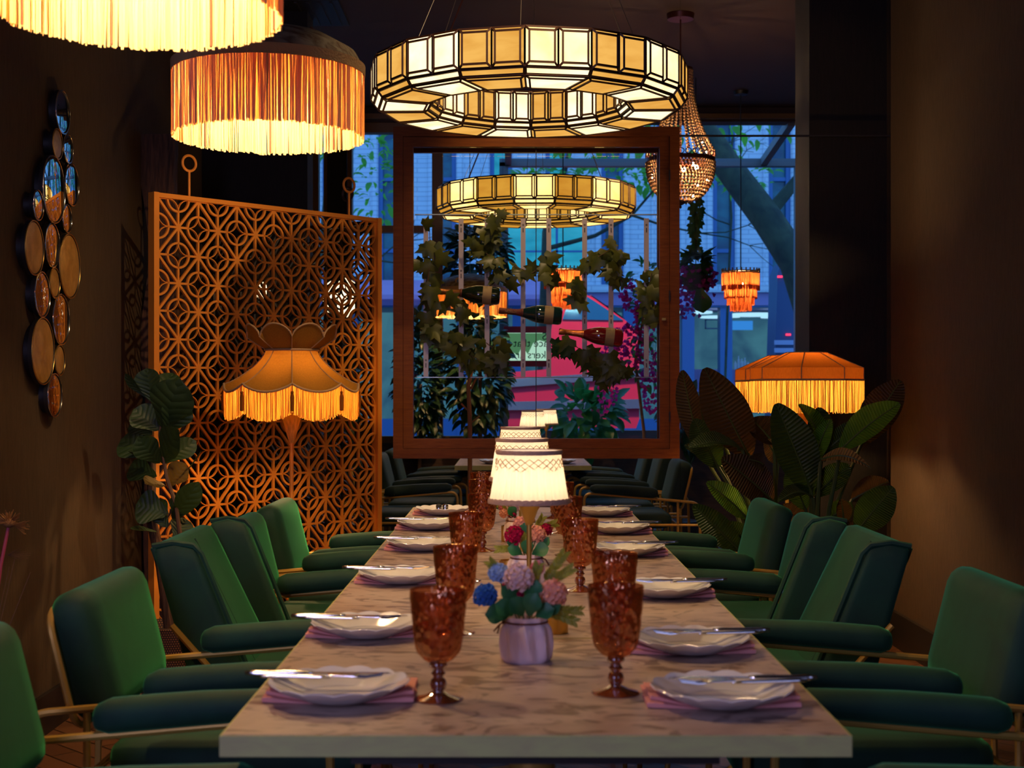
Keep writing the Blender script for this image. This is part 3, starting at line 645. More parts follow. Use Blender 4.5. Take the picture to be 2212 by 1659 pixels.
def make_goblet(label):
    t = thing('goblet', label, 'glass', (0, 0, 0), 0, GG)
    prof = [(.0385, .155), (.0402, .156), (.0405, .152), (.0388, .13), (.0358, .10), (.0338, .085), (.0320, .074), (.0285, .065), (.021, .057), (.0115, .052)]
    def rib(r, z, a):
        if .066 < z < .104: return r + .0009 * abs(math.sin(a * 12)), z
        if .104 <= z < .148: return r + .0007 * math.sin(a * 16 + z * 260), z
        return r, z
    full = []
    for (r0, z0), (r1, z1) in zip(prof, prof[1:]):
        for k in range(4): full.append((r0 + (r1 - r0) * k / 4, z0 + (z1 - z0) * k / 4))
    full.append(prof[-1]); inner = [(.0375, .1545), (.036, .13), (.033, .10), (.029, .076), (.02, .063), (.001, .058)]
    MB().lathe(inner[::-1] + full[1:], 48, (0, 0, 0), rib).build('bowl', 'amber', t, 50)
    MB().lathe([(.0005, .0535), (.0115, .053), (.0132, .050), (.0125, .047), (.008, .044), (.0078, .040), (.0105, .037), (.0078, .034), (.0072, .031), (.0105, .028), (.0122, .022), (.0105, .016), (.0075, .013), (.0078, .0115), (.0005, .0115)], 20).build('stem', 'amber_foot', t, 50)
    MB().lathe([(.0005, .012), (.009, .0115), (.018, .0065), (.032, .003), (.035, .0015), (.034, 0), (.0005, 0)], 28).build('foot', 'amber_foot', t, 50); return t
gl = [(947, 1.96, -1), (984, 2.50, -1), (1007, 3.19, -1), (1042, 3.78, -1), (1040, 4.38, -1), (1041, 4.78, -1), (1330, 2.0, 1), (1327, 2.40, 1), (1253, 3.03, 1), (1226, 3.68, 1), (1212, 4.26, 1), (1196, 4.76, 1)]
g0 = None; cnt = {-1: 0, 1: 0}
for px, d, s in gl:
    lab = 'amber goblet, ' + ORD[cnt[s]] + ' from the front table edge, ' + ('lattice screen' if s < 0 else 'banana plant') + ' row'; cnt[s] += 1
    loc = ((px - CX) / FPX * d, d, TZ)
    if g0 is None: g0 = make_goblet(lab); g0.location = loc
    else: dup(g0, loc, U(0, 6), lab)
# ---------------------------------------------------------------- place settings
def scal(r, z, a):
    k = max(0, (r - .055) / .043); return r * (1 + .028 * k * (abs(math.cos(a * 7)) - .6)), z + .0035 * k * abs(math.cos(a * 7))
def make_plate(label):
    t = thing('dinner_plate', label, 'plate', (0, 0, 0), 0, 'scalloped plates on the long table')
    MB().lathe([(.0005, .005), (.05, .005), (.058, .0075), (.075, .0135), (.09, .019), (.0975, .0225), (.0985, .0215), (.091, .0165), (.075, .0095), (.056, .003), (.05, 0), (.046, .001), (.0005, .002)], 84, (0, 0, 0), scal).build('dish', 'white', t, 60)
    MB().lathe([(.052, .0062), (.055, .0072), (.058, .0085), (.058, .0072)], 42).build('well_rim', 'white', t, 60); return t
def make_napkin(label):
    t = thing('napkin', label, 'napkin', (0, 0, 0), 0, 'folded napkins on the long table')
    def wav(p):
        k = min(1, max(0, (abs(p.x) - .045) / .05)) * (1 if p.y < -.02 else .35); return V((p.x * (1 - .03 * (p.y > 0)), p.y + .003 * math.sin(p.x * 30), p.z * (1 + 4.4 * k)))
    MB().rbox((0, 0, .0009), (.212, .14, .0018), .0009, 12, wav).build('lower_fold', 'napkin', t, 60)
    MB().rbox((.002, .004, .0025), (.207, .132, .0014), .0007, 12, wav).build('upper_fold', 'napkin', t, 60); return t
def make_knife(label):
    t = thing('table_knife', label, 'knife', (0, 0, 0), 0, 'knives on the plates')
    MB().rbox((-.055, 0, 0), (.098, .012, .008), .004, 5).build('handle', 'steel', t, 60)
    pts = [(-.008, -.004), (.05, -.0075), (.09, -.007), (.106, .001), (.10, .005), (-.008, .005)]
    MB().poly([(x, y, -.0012) for x, y in pts], (0, 0, .0022)).build('blade', 'steel', t); return t
def make_fork(label):
    t = thing('table_fork', label, 'fork', (0, 0, 0), 0, 'forks on the plates')
    MB().rbox((-.045, 0, 0), (.11, .009, .005), .0025, 5, lambda p: V((p.x, p.y * (1 - 4.5 * (p.x + .045)), p.z + .05 * (p.x + .045) ** 2))).build('handle', 'steel', t, 60)
    h = MB(); h.rbox((.028, 0, .004), (.045, .02, .003), .0015, 5, lambda p: V((p.x, p.y, p.z - .3 * (p.x - .01) ** 2)))
    for y in (-.0078, -.0026, .0026, .0078): h.tube([(.045, y, .003), (.06, y, .002), (.085, y, .006)], .0011, 5)
    h.build('tines', 'steel', t, 60); return t
sets = [(-1, -.243, 1.957), (-1, -.258, 2.465), (-1, -.25, 3.15), (-1, -.243, 3.80), (-1, -.262, 4.37), (-1, -.243, 4.88), (1, .291, 1.925), (1, .297, 2.315), (1, .322, 2.94), (1, .306, 3.68), (1, .322, 4.25), (1, .314, 4.84)]
pr = {}; cnt = {-1: 0, 1: 0}
for s, x, d in sets:
    o_ = ORD[cnt[s]]; cnt[s] += 1; side_ = 'lattice screen' if s < 0 else 'banana plant'; ends = ' setting from the front edge, ' + side_ + ' side'
    nb = (x, d + .047, TZ); pb = (x, d, TZ + .0034); rz = 0.0 if s < 0 else PI
    for key, mk, txt, loc, r in (('n', make_napkin, 'folded pink linen napkin under the plate, ', nb, 0.0), ('p', make_plate, 'white scalloped plate with cutlery on it, ', pb, U(0, 6))):
        if key == 'p' and s < 0 and o_ == 'sixth': txt = 'white scalloped plate holding two small shakers, '
        if key not in pr: pr[key] = mk(txt + o_ + ends); pr[key].location = loc; pr[key].rotation_euler = (0, 0, r)
        else: dup(pr[key], loc, r, txt + o_ + ends)
    if s < 0 and o_ == 'sixth': continue
    zc = TZ + .0034 + .0285
    kx = x + s * .035
    for key, mk, txt, loc, r in (('k', make_knife, 'polished knife lying across the plate, ', (kx, d + .028, zc), rz + s * .02), ('f', make_fork, 'polished fork lying across the plate, ', (kx - s * .012, d + (.0 if s > 0 else .005), zc - .001), rz + (.17 if s > 0 else -.12))):
        if key not in pr: pr[key] = mk(txt + o_ + ends); pr[key].location = loc; pr[key].rotation_euler = (0, 0, r)
        else: dup(pr[key], loc, r, txt + o_ + ends)
for k, (px, nm, rz) in enumerate(((948, 'dark pewter salt cellar', .4), (962, 'silver capped pepper shaker', 0))):
    d = 4.87; t = thing('table_shaker', nm + ' on the far plate towards the lattice screen', 'shaker', ((px - CX) / FPX * d, d, TZ + .009), rz)
    MB().lathe([(.0005, 0), (.011, 0), (.012, .004), (.0105, .017), (.010, .019), (.0005, .019)], 14).build('body', 'steel', t); MB().lathe([(.0095, .019), (.011, .021), (.010, .027), (.004, .031), (.0005, .031)], 14).build('cap', 'steel' if k else 'dark', t)
# plates on the back room table
for k, (x, d) in enumerate(((-.12, 8.32), (.27, 8.34))): c = dup(pr['p'], (x + .02, d, TZ), 0, 'white scalloped plate on the back room table towards the ' + ('lattice screen' if k == 0 else 'banana plant')); c['group'] = 'plates in the back room'
# ---------------------------------------------------------------- vases with silk flowers
def make_vase(label, loc, fl, lv, sp, twist):
    t = thing('flower_vase', label, 'vase', loc, twist, 'pleated pots along the table centre')
    def pl(r, z, a):
        k = math.sin(PI * min(1, max(0, z / .056))) ** .5 if z < .056 else .35
        return r + .0042 * k * (abs(((a * 9 / PI + z * 9) % 2) - 1) - .5) * 2, z
    pf = [(.0005, 0), (.038, 0), (.0405, .004)] + [(.0412, .008 + .006 * i) for i in range(7)] + [(.040, .053), (.0362, .059), (.0335, .062), (.0340, .0665), (.0352, .071), (.0335, .0715), (.031, .066), (.030, .058), (.0005, .056)]
    MB().lathe(pf, 72, (0, 0, 0), pl).build('pot', 'vase', t, 35)
    tw = MB(); tw.tube([(.0348 * math.cos(a), .0348 * math.sin(a), .0625) for a in [2 * PI * k / 28 for k in range(28)]], .0017, 6, True)
    for e in ((-.052, -.012, .048), (-.046, -.020, .046)): tw.tube([(-.034, -.008, .0625), (-.042, -.013, .060), e], .0015, 6)
    tw.ball((-.036, -.008, .0625), .0035, 6); tw.build('twine', 'twine', t)
    return t
def bouquet(label, loc, fl, lv, sp):
    t = thing('bouquet', label, 'flowers', loc, 0, 'silk bouquets along the table centre')
    st = MB()
    for (x, y, z, r, m) in fl:
        pom(MB(), (x, y, z), r, 80 if r > .016 else 50, .46).build('flower', m, t, 0); st.tube([(x * .25, y * .25, -.012), (x * .8, y * .8, z * .5), (x, y, z)], .0012, 5)
    st.build('stem', 'stem', t)
    for (x, y, z, s, dx, dz) in lv: leaf(MB(), (x, y, z), (x + dx * s, y - .012, z + dz * s), s * .75, (-dx * .3, -1, .45), .12, .3, 'fiddle', 8).build('leaf', 'leaf_toy', t)
    for (x, y, z, dx, dz, L) in sp:
        b = MB(); e = V((x + dx * L, y, z + dz * L)); b.tube([(x * .3, y * .3, -.005), (x, y, z), e], .0009, 5)
        for i in range(14):
            q = V((x, y, z)).lerp(e, (i + 1) / 14)
            for s in (-1, 1): leaf(b, q, q + V((dx * .6 - s * dz * .6, U(-.5, .5), dz * .6 + s * dx * .6)) * .015, .0042, (0, -1, .4), 0, .2, 'blade', 4)
        b.build('sprig', 'sprig', t)
    return t
vx_, vy_ = .0225, 2.25
make_vase('blush pleated pot tied with twine, holding the blue and blush bouquet', (vx_, vy_, TZ), 0, 0, 0, 0)
q = .000122
def rel(x, y, dep): return ((x - 835) * q, dep, (960 - y) * q)
fl = [(*rel(745, 450, -.018), .0235, 'petal_white'), (*rel(1200, 650, -.015), .0225, 'petal_peach'), (*rel(300, 690, -.012), .0195, 'petal_blue'), (*rel(470, 430, .022), .017, 'petal_sky'), (*rel(985, 370, .03), .012, 'petal_pink'), (*rel(590, 570, .0), .008, 'petal_magenta'), (*rel(760, 660, -.02), .006, 'petal_magenta')]
lv = [(-.004, -.022, .002, .040, -.55, .75), (.004, -.024, .002, .042, .3, .95), (-.02, -.018, .003, .040, -.75, .5), (.015, -.02, .002, .036, .85, .35), (-.028, -.014, .0, .042, -.9, .12), (.024, -.006, .002, .036, .9, .5), (0, .02, .01, .05, -.3, 1), (.012, .02, .008, .05, .5, .8), (-.012, .0, .018, .04, -.7, .75), (.01, -.005, .02, .04, .2, 1)]
sp = [(.030, -.010, .012, .95, -.05, .060), (.034, -.004, .008, .9, -.35, .05), (.028, .02, .045, .85, .5, .055), (.03, .025, .05, .6, .85, .055), (-.03, .02, .055, -.7, .7, .04), (.008, .0, .04, .3, 1, .04), (-.01, -.01, .04, -.2, 1, .035)]
bouquet('silk bouquet of blue, blush and peach blooms in the front pleated pot', (vx_, vy_, TZ + .072), fl, lv, sp)
v2 = (.032, 3.11)
make_vase('blush pleated pot partly hidden by the brass lamp stem, second from the front edge', (*v2, TZ), 0, 0, 0, 2.6)
q = .0000996
def rel(x, y, dep): return ((x - 905) * q, dep, (985 - y) * q)
fl = [(*rel(640, 570, -.02), .0215, 'petal_magenta'), (*rel(790, 340, .005), .018, 'petal_peach'), (*rel(1130, 550, -.018), .0205, 'petal_peach'), (*rel(1340, 470, .005), .016, 'petal_magenta'), (*rel(960, 480, .0), .014, 'petal_white')]
lv = [(-.01, -.02, 0, .04, -.8, .4), (.012, -.022, 0, .045, .85, .35), (.03, -.01, .01, .035, .6, .8), (0, -.024, .0, .036, .1, 1), (-.02, -.01, .01, .04, -.5, .8), (0, .02, .01, .05, .3, 1), (.0, .0, .02, .05, -.1, 1)]
sp = [(-.03, -.01, .012, -1, -.05, .035), (.022, .01, .055, .5, .8, .03), (.03, .01, .055, 1, .3, .035), (-.022, -.025, .02, -.4, 1, .03), (-.012, -.028, .02, .5, .9, .022)]
bouquet('silk bouquet of magenta and peach blooms behind the brass lamp stem', (*v2, TZ + .072), fl, lv, sp)
v3 = (.02, 4.0)
make_vase('blush pleated pot hidden behind the magenta bouquet, third from the front edge', (*v3, TZ), 0, 0, 0, 1.2)
fl = [(-.042, -.01, .012, .015, 'petal_peach'), (-.048, 0, .03, .012, 'petal_pink'), (-.016, -.01, .035, .02, 'petal_white'), (-.018, -.02, .012, .012, 'petal_magenta'), (.042, 0, .035, .018, 'petal_peach'), (.01, .01, .04, .015, 'petal_white')]
lv = [(.025, -.015, .0, .055, .3, 1), (-.05, .02, .02, .05, -.7, .6), (.04, .02, .03, .05, .6, .9), (-.01, -.02, 0, .04, -.5, .8), (.0, .02, .02, .06, 0, 1)]
sp = [(-.03, -.01, .02, -.6, .8, .04), (-.02, -.02, .02, -.3, 1, .05), (-.035, 0, .03, -.9, .2, .035)]
bouquet('silk bouquet of peach and blush blooms, farthest along the table', (*v3, TZ + .072), fl, lv, sp)
# votive cups
vo = None
for px, d, txt in ((1201, 2.50, 'small brass votive cup behind the blue and blush bouquet'), (1099, 3.2, 'small brass votive cup beside the second pleated pot'), (1099, 4.02, 'small brass votive cup near the third bouquet')):
    loc = ((px - CX) / FPX * d, d, TZ)
    if vo is None:
        vo = thing('votive_cup', txt, 'candle holder', loc, 0, 'brass votive cups'); MB().lathe([(.0005, 0), (.021, 0), (.022, .002), (.022, .046), (.0205, .046), (.0195, .012), (.0005, .012)], 22).build('cup', 'brass', vo); MB().lathe([(.0005, .012), (.019, .012), (.019, .03), (.0005, .03)], 18).build('wax', 'trim_tan', vo)
    else: dup(vo, loc, 0, txt)
# ---------------------------------------------------------------- table lamps
MT['gold_tip'] = mat('lamp_gold', (0.55, 0.33, 0.07), 0.42, 0.8)
def make_table_lamp(label, group):
    t = thing('table_lamp', label, 'lamp', (0, 0, 0), 0, group)
    MB().lathe([(.0005, 0), (.048, 0), (.05, .003), (.049, .009), (.012, .011), (.0005, .011)], 32).build('base', 'gold_tip', t)
    MB().lathe([(.005, .010), (.005, .165), (.0075, .165), (.0078, .169), (.0085, .170), (.0235, .212), (.024, .214), (.004, .214)], 20).build('stem', 'gold_tip', t)
    def pleat(r, z, a): return r + .0016 * math.sin(a * 30) * (1 if z < .285 else .35), z
    pf = [(.080 - .0165 * (k / 12) ** .8, .212 + .103 * k / 12) for k in range(13)]
    MB().lathe(pf, 180, (0, 0, 0), pleat).build('shade', 'shade_cream', t, 0)
    sm = MB()                                                   # smocked stitches around the top
    for row in range(4):
        z = .300 - row * .0065; r = .0655 + (.315 - z) * .05
        for k in range(24):
            a0_ = 2 * PI * (k + .5 * (row % 2)) / 24
            for s in (-1, 1):
                a1_ = a0_ + s * PI / 24; zz = z - .0065
                if row == 3 and k % 4 > 1: continue
                sm.tube([(r * math.cos(a0_), r * math.sin(a0_), z), ((r + .0015) * math.cos((a0_ + a1_) / 2), (r + .0015) * math.sin((a0_ + a1_) / 2), z - .003), ((r + .0004) * math.cos(a1_), (r + .0004) * math.sin(a1_), zz)], .0008, 4)
    sm.build('smocking', 'trim_tan', t)
    MB().lathe([(.0625, .309), (.0665, .308), (.0675, .312), (.0668, .3165), (.063, .3165)], 60).build('top_trim', 'trim_mauve', t)
    MB().lathe([(.0800, .209), (.0835, .210), (.0838, .215), (.0815, .2195), (.0795, .217)], 144, (0, 0, 0), lambda r, z, a: (r, z + (.0016 * abs(math.sin(a * 18)) if z > .2185 else 0))).build('bottom_trim', 'trim_mauve', t)
    MB().ball((0, 0, .255), .018, 10).build('bulb', 'bulb_table', t); return t
MT['bulb_table'] = emit('table_bulb', (1.0, 0.82, 0.62), 50.0)
L0 = make_table_lamp('brass table lamp with a pleated cream shade, nearest the front edge', 'cream shaded lamps along the table centre')
L0.location = (.0345, 2.80, TZ)
dup(L0, (.025, 3.50, TZ), .3, 'brass table lamp with a cream shade, second along the table centre, mostly hidden')
dup(L0, (.028, 4.62, TZ), .7, 'brass table lamp with a cream shade, third and farthest along the long table')
c = dup(L0, (at(1150, 0, 8.5).x, 8.5, TZ), .2, 'brass table lamp with a cream shade on the front of the back room table'); c['group'] = 'back room table lamps'
c = dup(L0, (at(1180, 0, 9.3).x, 9.3, TZ), .9, 'brass table lamp with a cream shade farther along the back room table'); c['group'] = 'back room table lamps'
# ---------------------------------------------------------------- fringed pendants
def make_fringed(label, group):
    t = thing('fringed_pendant', label, 'pendant lamp', (0, 0, 0), 0, group)     # origin on the rim of the shade
    R_ = .245
    MB().lathe([(.243, .0), (.243, .012), (.225, .045), (.16, .082), (.07, .105), (.035, .112)], 40).build('dome', 'feather', t)
    MB().lathe([(R_ - .003, -.014), (R_ + .003, -.014), (R_ + .004, .012), (R_ - .002, .014)], 64).build('rim_band', 'trim_tan', t)
    fringe(MB(), 620, lambda a: R_ - .001, lambda a: -.010, lambda a: -.176, .0050, .35, 1).build('fringe', 'fringe', t)
    rb = MB()
    for k in range(8):
        a = 2 * PI * (k + .2) / 8; rb.tube([(.242 * math.cos(a), .242 * math.sin(a), -.172), (.242 * math.cos(a), .242 * math.sin(a), .0), (.15 * math.cos(a), .15 * math.sin(a), .088)], .0028, 5)
    rb.build('wire_frame', 'twine', t)
    for c_ in (V((.05, -.212, .050)), V((-.145, -.163, .050))):
        e = MB(); e.ball(c_, .021, 10, (1, .3, 1)); e.build('feather_eye', 'trim_tan', t); MB().ball(c_ + V((0, -.006, -.003)), .013, 10, (1, .4, 1)).build('feather_pupil', 'facade_blue', t)
    MB().lathe([(.0005, .10), (.02, .10), (.022, .02), (.018, -.02), (.0005, -.02)], 16).build('lamp_holder', 'dark', t)
    MB().ball((0, 0, -.045), .020, 12, (1, 1, 1.5)).build('bulb', 'bulb', t)
    return t
def hang(t, z0, r=.0025, x=0, y=0):
    z = CEIL - t.location.z; MB().tube([(x, y, z0), (x, y, z)], r, 6).build('cable', 'dark', t); MB().lathe([(.0005, z - .03), (.045, z - .025), (.05, z - .002), (.0005, z - .002)], 18, (x, y, 0)).build('ceiling_rose', 'dark', t)
PG = 'fringed orange pendants'
F0 = make_fringed('orange fringed pendant with a feather dome beside the ring chandelier', PG); F0.location = (-.63, 3.60, 2.022); hang(F0, .10)
dup(F0, (-.647, 2.41, 2.018), 1.1, 'huge orange fringed pendant cut off by the top picture edge')
c = dup(F0, (at(1015, 0, 9.25).x, 9.25, 1.86), .4, 'orange fringed pendant seen through the display cabinet behind the dark bottle')
# ---------------------------------------------------------------- scalloped floor lamp
def floor_lamp():
    t = thing('floor_lamp', 'tall floor lamp with a scalloped amber shade and long fringe before the lattice', 'floor lamp', (-.849, 5.35, 0), math.radians(-13))
    MB().lathe([(.0005, 0), (.15, 0), (.15, .018), (.03, .03), (.0005, .03)], 30).build('base', 'gold', t)
    MB().tube([(0, 0, .03), (0, 0, 1.02)], .008, 10).build('pole', 'lattice', t)
    MB().lathe([(.009, .99), (.018, 1.02), (.036, 1.085), (.042, 1.13), (.038, 1.15), (.0005, 1.15)], 24).build('lamp_cup', 'fringe_gold', t)
    N8 = 8
    def lob(a): return abs(math.cos(a * N8 / 2))                   # 1 mid-lobe, 0 at the ribs
    nk, zt_, zn, zs = .100, 1.444, 1.352, 1.218
    # upper collar flares to eight petals
    def col_(r, z, a):
        k = (z - zn) / (zt_ - zn); L = lob(a); return r * (1 + .05 * k * (L - .5)), z - k * .048 * (1 - L ** .6) * (1 if k > .3 else k / .3)
    MB().lathe([(nk + .072 * (i / 8) ** .9, zn + (zt_ - zn) * i / 8) for i in range(9)], 128, (0, 0, 0), col_).build('collar', 'shade_amber', t, 0)
    def zsk(a): return zs - .030 * lob(a) ** .8
    sk = []
    for i in range(13):
        k = i / 12; sk.append((nk + .154 * k ** 1.35, k))
    MB().lathe(sk, 128, (0, 0, 0), lambda r, k, a: (r * (1 - .03 * (1 - lob(a)) * (1 - k)), zn - .008 + (zsk(a) - zn + .008) * (1 - (1 - k) ** 1.25))).build('skirt', 'shade_amber', t, 0)
    for r, fn, nm in ((nk + .001, lambda a: zn - .004, 'neck_band'), (.2555, zsk, 'skirt_braid')):
        MB().tube([(r * math.cos(a), r * math.sin(a), fn(a)) for a in [2 * PI * k / 128 for k in range(128)]], .005, 6, True).build(nm, 'trim_tan', t)
    def ctop(a):
        r, z = col_(nk + .072, zt_, a); return r, z
    MB().tube([(ctop(a)[0] * math.cos(a), ctop(a)[0] * math.sin(a), ctop(a)[1]) for a in [2 * PI * k / 128 for k in range(128)]], .0035, 6, True).build('collar_braid', 'trim_tan', t)
    sm = MB()
    for k in range(N8):
        a = 2 * PI * (k + .5) / N8; ca, sa = math.cos(a), math.sin(a); pts = []
        for (r, kk) in sk: pts.append((r * .972 * ca if kk == 0 else r * ca, r * .972 * sa if kk == 0 else r * sa, zn - .008 + (zsk(a) - zn + .008) * (1 - (1 - kk) ** 1.25)))
        sm.tube(pts, .0022, 5)
        sm.tube([((nk + .072 * (i / 6) ** .9) * ca, (nk + .072 * (i / 6) ** .9) * sa, zn + (zt_ - .048 - zn) * i / 6) for i in range(7)], .002, 5)
    sm.build('seam_ribs', 'trim_tan', t)
    fringe(MB(), 560, lambda a: .2545, zsk, lambda a: zsk(a) - .108, .0046, .3, 1).build('fringe', 'fringe_amber', t)
    for k in range(N8):
        a = 2 * PI * (k + .5) / N8; x, y = .259 * math.cos(a), .259 * math.sin(a); b = MB(); b.tube([(x, y, zs), (x, y, zs - .03)], .0012, 5); b.ball((x, y, zs - .033), .006, 6); b.lathe([(.004, zs - .036), (.008, zs - .05), (.007, zs - .10), (.0005, zs - .102)], 10, (x, y, 0)); b.build('tassel', 'shade_rust', t)
    MB().ball((0, 0, 1.235), .032, 12).build('bulb', 'bulb_floor', t)
MT['bulb_floor'] = emit('floor_bulb', (1.0, 0.60, 0.25), 420.0)
floor_lamp()
# ---------------------------------------------------------------- hipped lamps behind the banana plant
def hip_lamp(label, loc, rz):
    t = thing('standing_lamp', label, 'floor lamp', loc, rz, 'hipped amber lamps'); N = 8; z1, z2, z3 = 1.352, 1.287, 1.237; r1, r2 = .085, .235
    MB().lathe([(r1, z1), (r2, z2)], N, a0=PI / 8).build('hip_shade', 'shade_rust', t, 0)
    MB().lathe([(r2, z2), (r2, z3)], N, a0=PI / 8).build('shade_band', 'shade_rust', t, 0)
    c8 = lambda r, z: [(r * math.cos(PI / 8 + 2 * PI * k / N), r * math.sin(PI / 8 + 2 * PI * k / N), z) for k in range(N)]
    b = MB(); b.tube(c8(r1, z1), .003, 5, True); b.tube(c8(r2 + .001, z3), .0045, 5, True)
    for a_, b_, c_ in zip(c8(r1, z1), c8(r2, z2), c8(r2, z3)): b.tube([a_, b_, c_], .0025, 5)
    b.build('braid', 'trim_tan', t)
    def ro(a): 
        k = ((a - PI / 8) % (PI / 4)) - PI / 8; return r2 * math.cos(PI / 8) / math.cos(k)
    fringe(MB(), 470, ro, lambda a: z3, lambda a: z3 - .135, .0050, .3, 1).build('fringe', 'fringe_gold', t)
    MB().lathe([(.0005, 0), (.14, 0), (.14, .02), (.03, .03), (.0005, .03)], 24).build('base', 'gold', t)
    MB().tube([(0, 0, .03), (0, 0, 1.0)], .009, 8).build('pole', 'gold', t)
    MB().lathe([(.01, .98), (.036, 1.02), (.036, 1.12), (.0005, 1.12)], 20).build('lamp_cup', 'fringe_gold', t)
    MB().ball((0, 0, 1.255), .032, 12).build('bulb', 'bulb_floor', t); return t
hip_lamp('lamp with a rust hipped shade and gold fringe standing behind the banana plant', (at(1742, 0, 5.86).x, 5.86, 0), .1)
hip_lamp('second rust hipped lamp, half hidden behind the one at the banana plant', (at(1700, 0, 6.35).x, 6.35, 0), .1)
# ---------------------------------------------------------------- ring chandeliers of alabaster panes
def ring_chandelier(label, group, mats=('panel_bright', 'panel_amber')):
    t = thing('ring_chandelier', label, 'chandelier', (0, 0, 0), 0, group)          # origin at the underside
    N, A0 = 16, math.radians(90 - 90 + 1.95); RO, RI = .56, .352; lead = MB(); lr = .0048
    def P3(r, k, z):
        a = -PI / 2 + (k) * 2 * PI / N - math.radians(1.95); return V((r * math.cos(a), r * math.sin(a), z))
    def lp(a, b): lead.tube([a, b], lr, 4)
    def cell(q, ins, raise_, m):
        """pane with slanted border strips, pushed out from the quad Q"""
        q = [V(p) for p in q]; c = sum(q, V()) / 4; n = (q[1] - q[0]).cross(q[3] - q[0]).normalized()
        u = (q[1] - q[0]).normalized(); v = (q[3] - q[0]).normalized(); inn = []
        for i, p in enumerate(q):
            du = u if i in (0, 3) else -u; dv = v if i in (0, 1) else -v; inn.append(p + du * ins + dv * ins + n * raise_)
        b = MB(); b.add(q + inn, [(4, 5, 6, 7), (0, 1, 5, 4), (1, 2, 6, 5), (2, 3, 7, 6), (3, 0, 4, 7)]); b.build('glass_panel', m, t, 0)
        for i in range(4): lp(q[i], q[(i + 1) % 4]); lp(inn[i], inn[(i + 1) % 4]); lp(q[i], inn[i])
    for k in range(N):
        m = mats[k % 2]; a0, a1 = k, k + 1; zt, zl = .152, .024
        A, B = P3(RO, a0, zl), P3(RO, a1, zl); C, D = P3(RO, a1, zt), P3(RO, a0, zt); M0, M1 = (A + B) / 2, (C + D) / 2
        cell((A, M0, M1, D), .013, .010, m); cell((M0, B, C, M1), .013, .010, m)
        E, F_ = P3(RO - .018, a0, 0), P3(RO - .018, a1, 0); cell((E, F_, B, A), .003, .0, m)
        G_, H = P3(RI + .014, a0, 0), P3(RI + .014, a1, 0)
        q = [F_, E, G_, H]; qs = [V(p) for p in q]; b = MB(); cc = sum(qs, V()) / 4; inn = [p.lerp(cc, .16) - V((0, 0, .006)) for p in qs]
        b.add(qs + inn, [(4, 5, 6, 7), (0, 1, 5, 4), (1, 2, 6, 5), (2, 3, 7, 6), (3, 0, 4, 7)]); b.build('base_panel', m, t, 0)
        for i in range(4): lp(qs[i], qs[(i + 1) % 4]); lp(inn[i], inn[(i + 1) % 4]); lp(qs[i], inn[i])
        I0, I1 = P3(RI, a0, .02), P3(RI, a1, .02); J0, J1 = P3(RI, a0, .138), P3(RI, a1, .138); cell((H, G_, I0, I1), .003, 0, m)
        K0, K1 = (I0 + I1) / 2, (J0 + J1) / 2; cell((I1, K0, K1, J1), .011, .008, m); cell((K0, I0, J0, K1), .011, .008, m)
    lead.build('lead_frame', 'lead', t)
    tp = MB(); tp.lathe([(RO * .995, .153), (RI * .99, .139)], N, a0=-PI / 2 - math.radians(1.95)); tp.build('top_cover', 'lead', t, 0)
    return t
def cables(t, n, ph):
    z = CEIL - t.location.z
    for k in range(n):
        a = ph + 2 * PI * k / n; MB().tube([(.455 * math.cos(a), .455 * math.sin(a), .145), (.10 * math.cos(a), .10 * math.sin(a), z - .02)], .0013, 5).build('cable', 'cable', t)
    MB().tube([(-.38, .30, .145), (-.24, .30, .5), (-.12, .05, z - .02)], .004, 6).build('power_cord', 'twine', t)
    MB().lathe([(.0005, z - .035), (.13, z - .035), (.135, z - .002), (.0005, z - .002)], 28).build('ceiling_rose', 'dark', t)
CG = 'alabaster ring chandeliers'
C0 = ring_chandelier('large leaded alabaster ring chandelier hanging over the long table', CG); C0.location = (.06, 5.0, 2.206); cables(C0, 6, .45)
C1 = ring_chandelier('leaded alabaster ring chandelier seen through the display cabinet', CG, ('panel_amber2', 'panel_bright2')); C1.location = (at(1158, 0, 7.9).x, 7.9, 2.186); C1.rotation_euler = (0, 0, PI / 16); cables(C1, 6, .2)
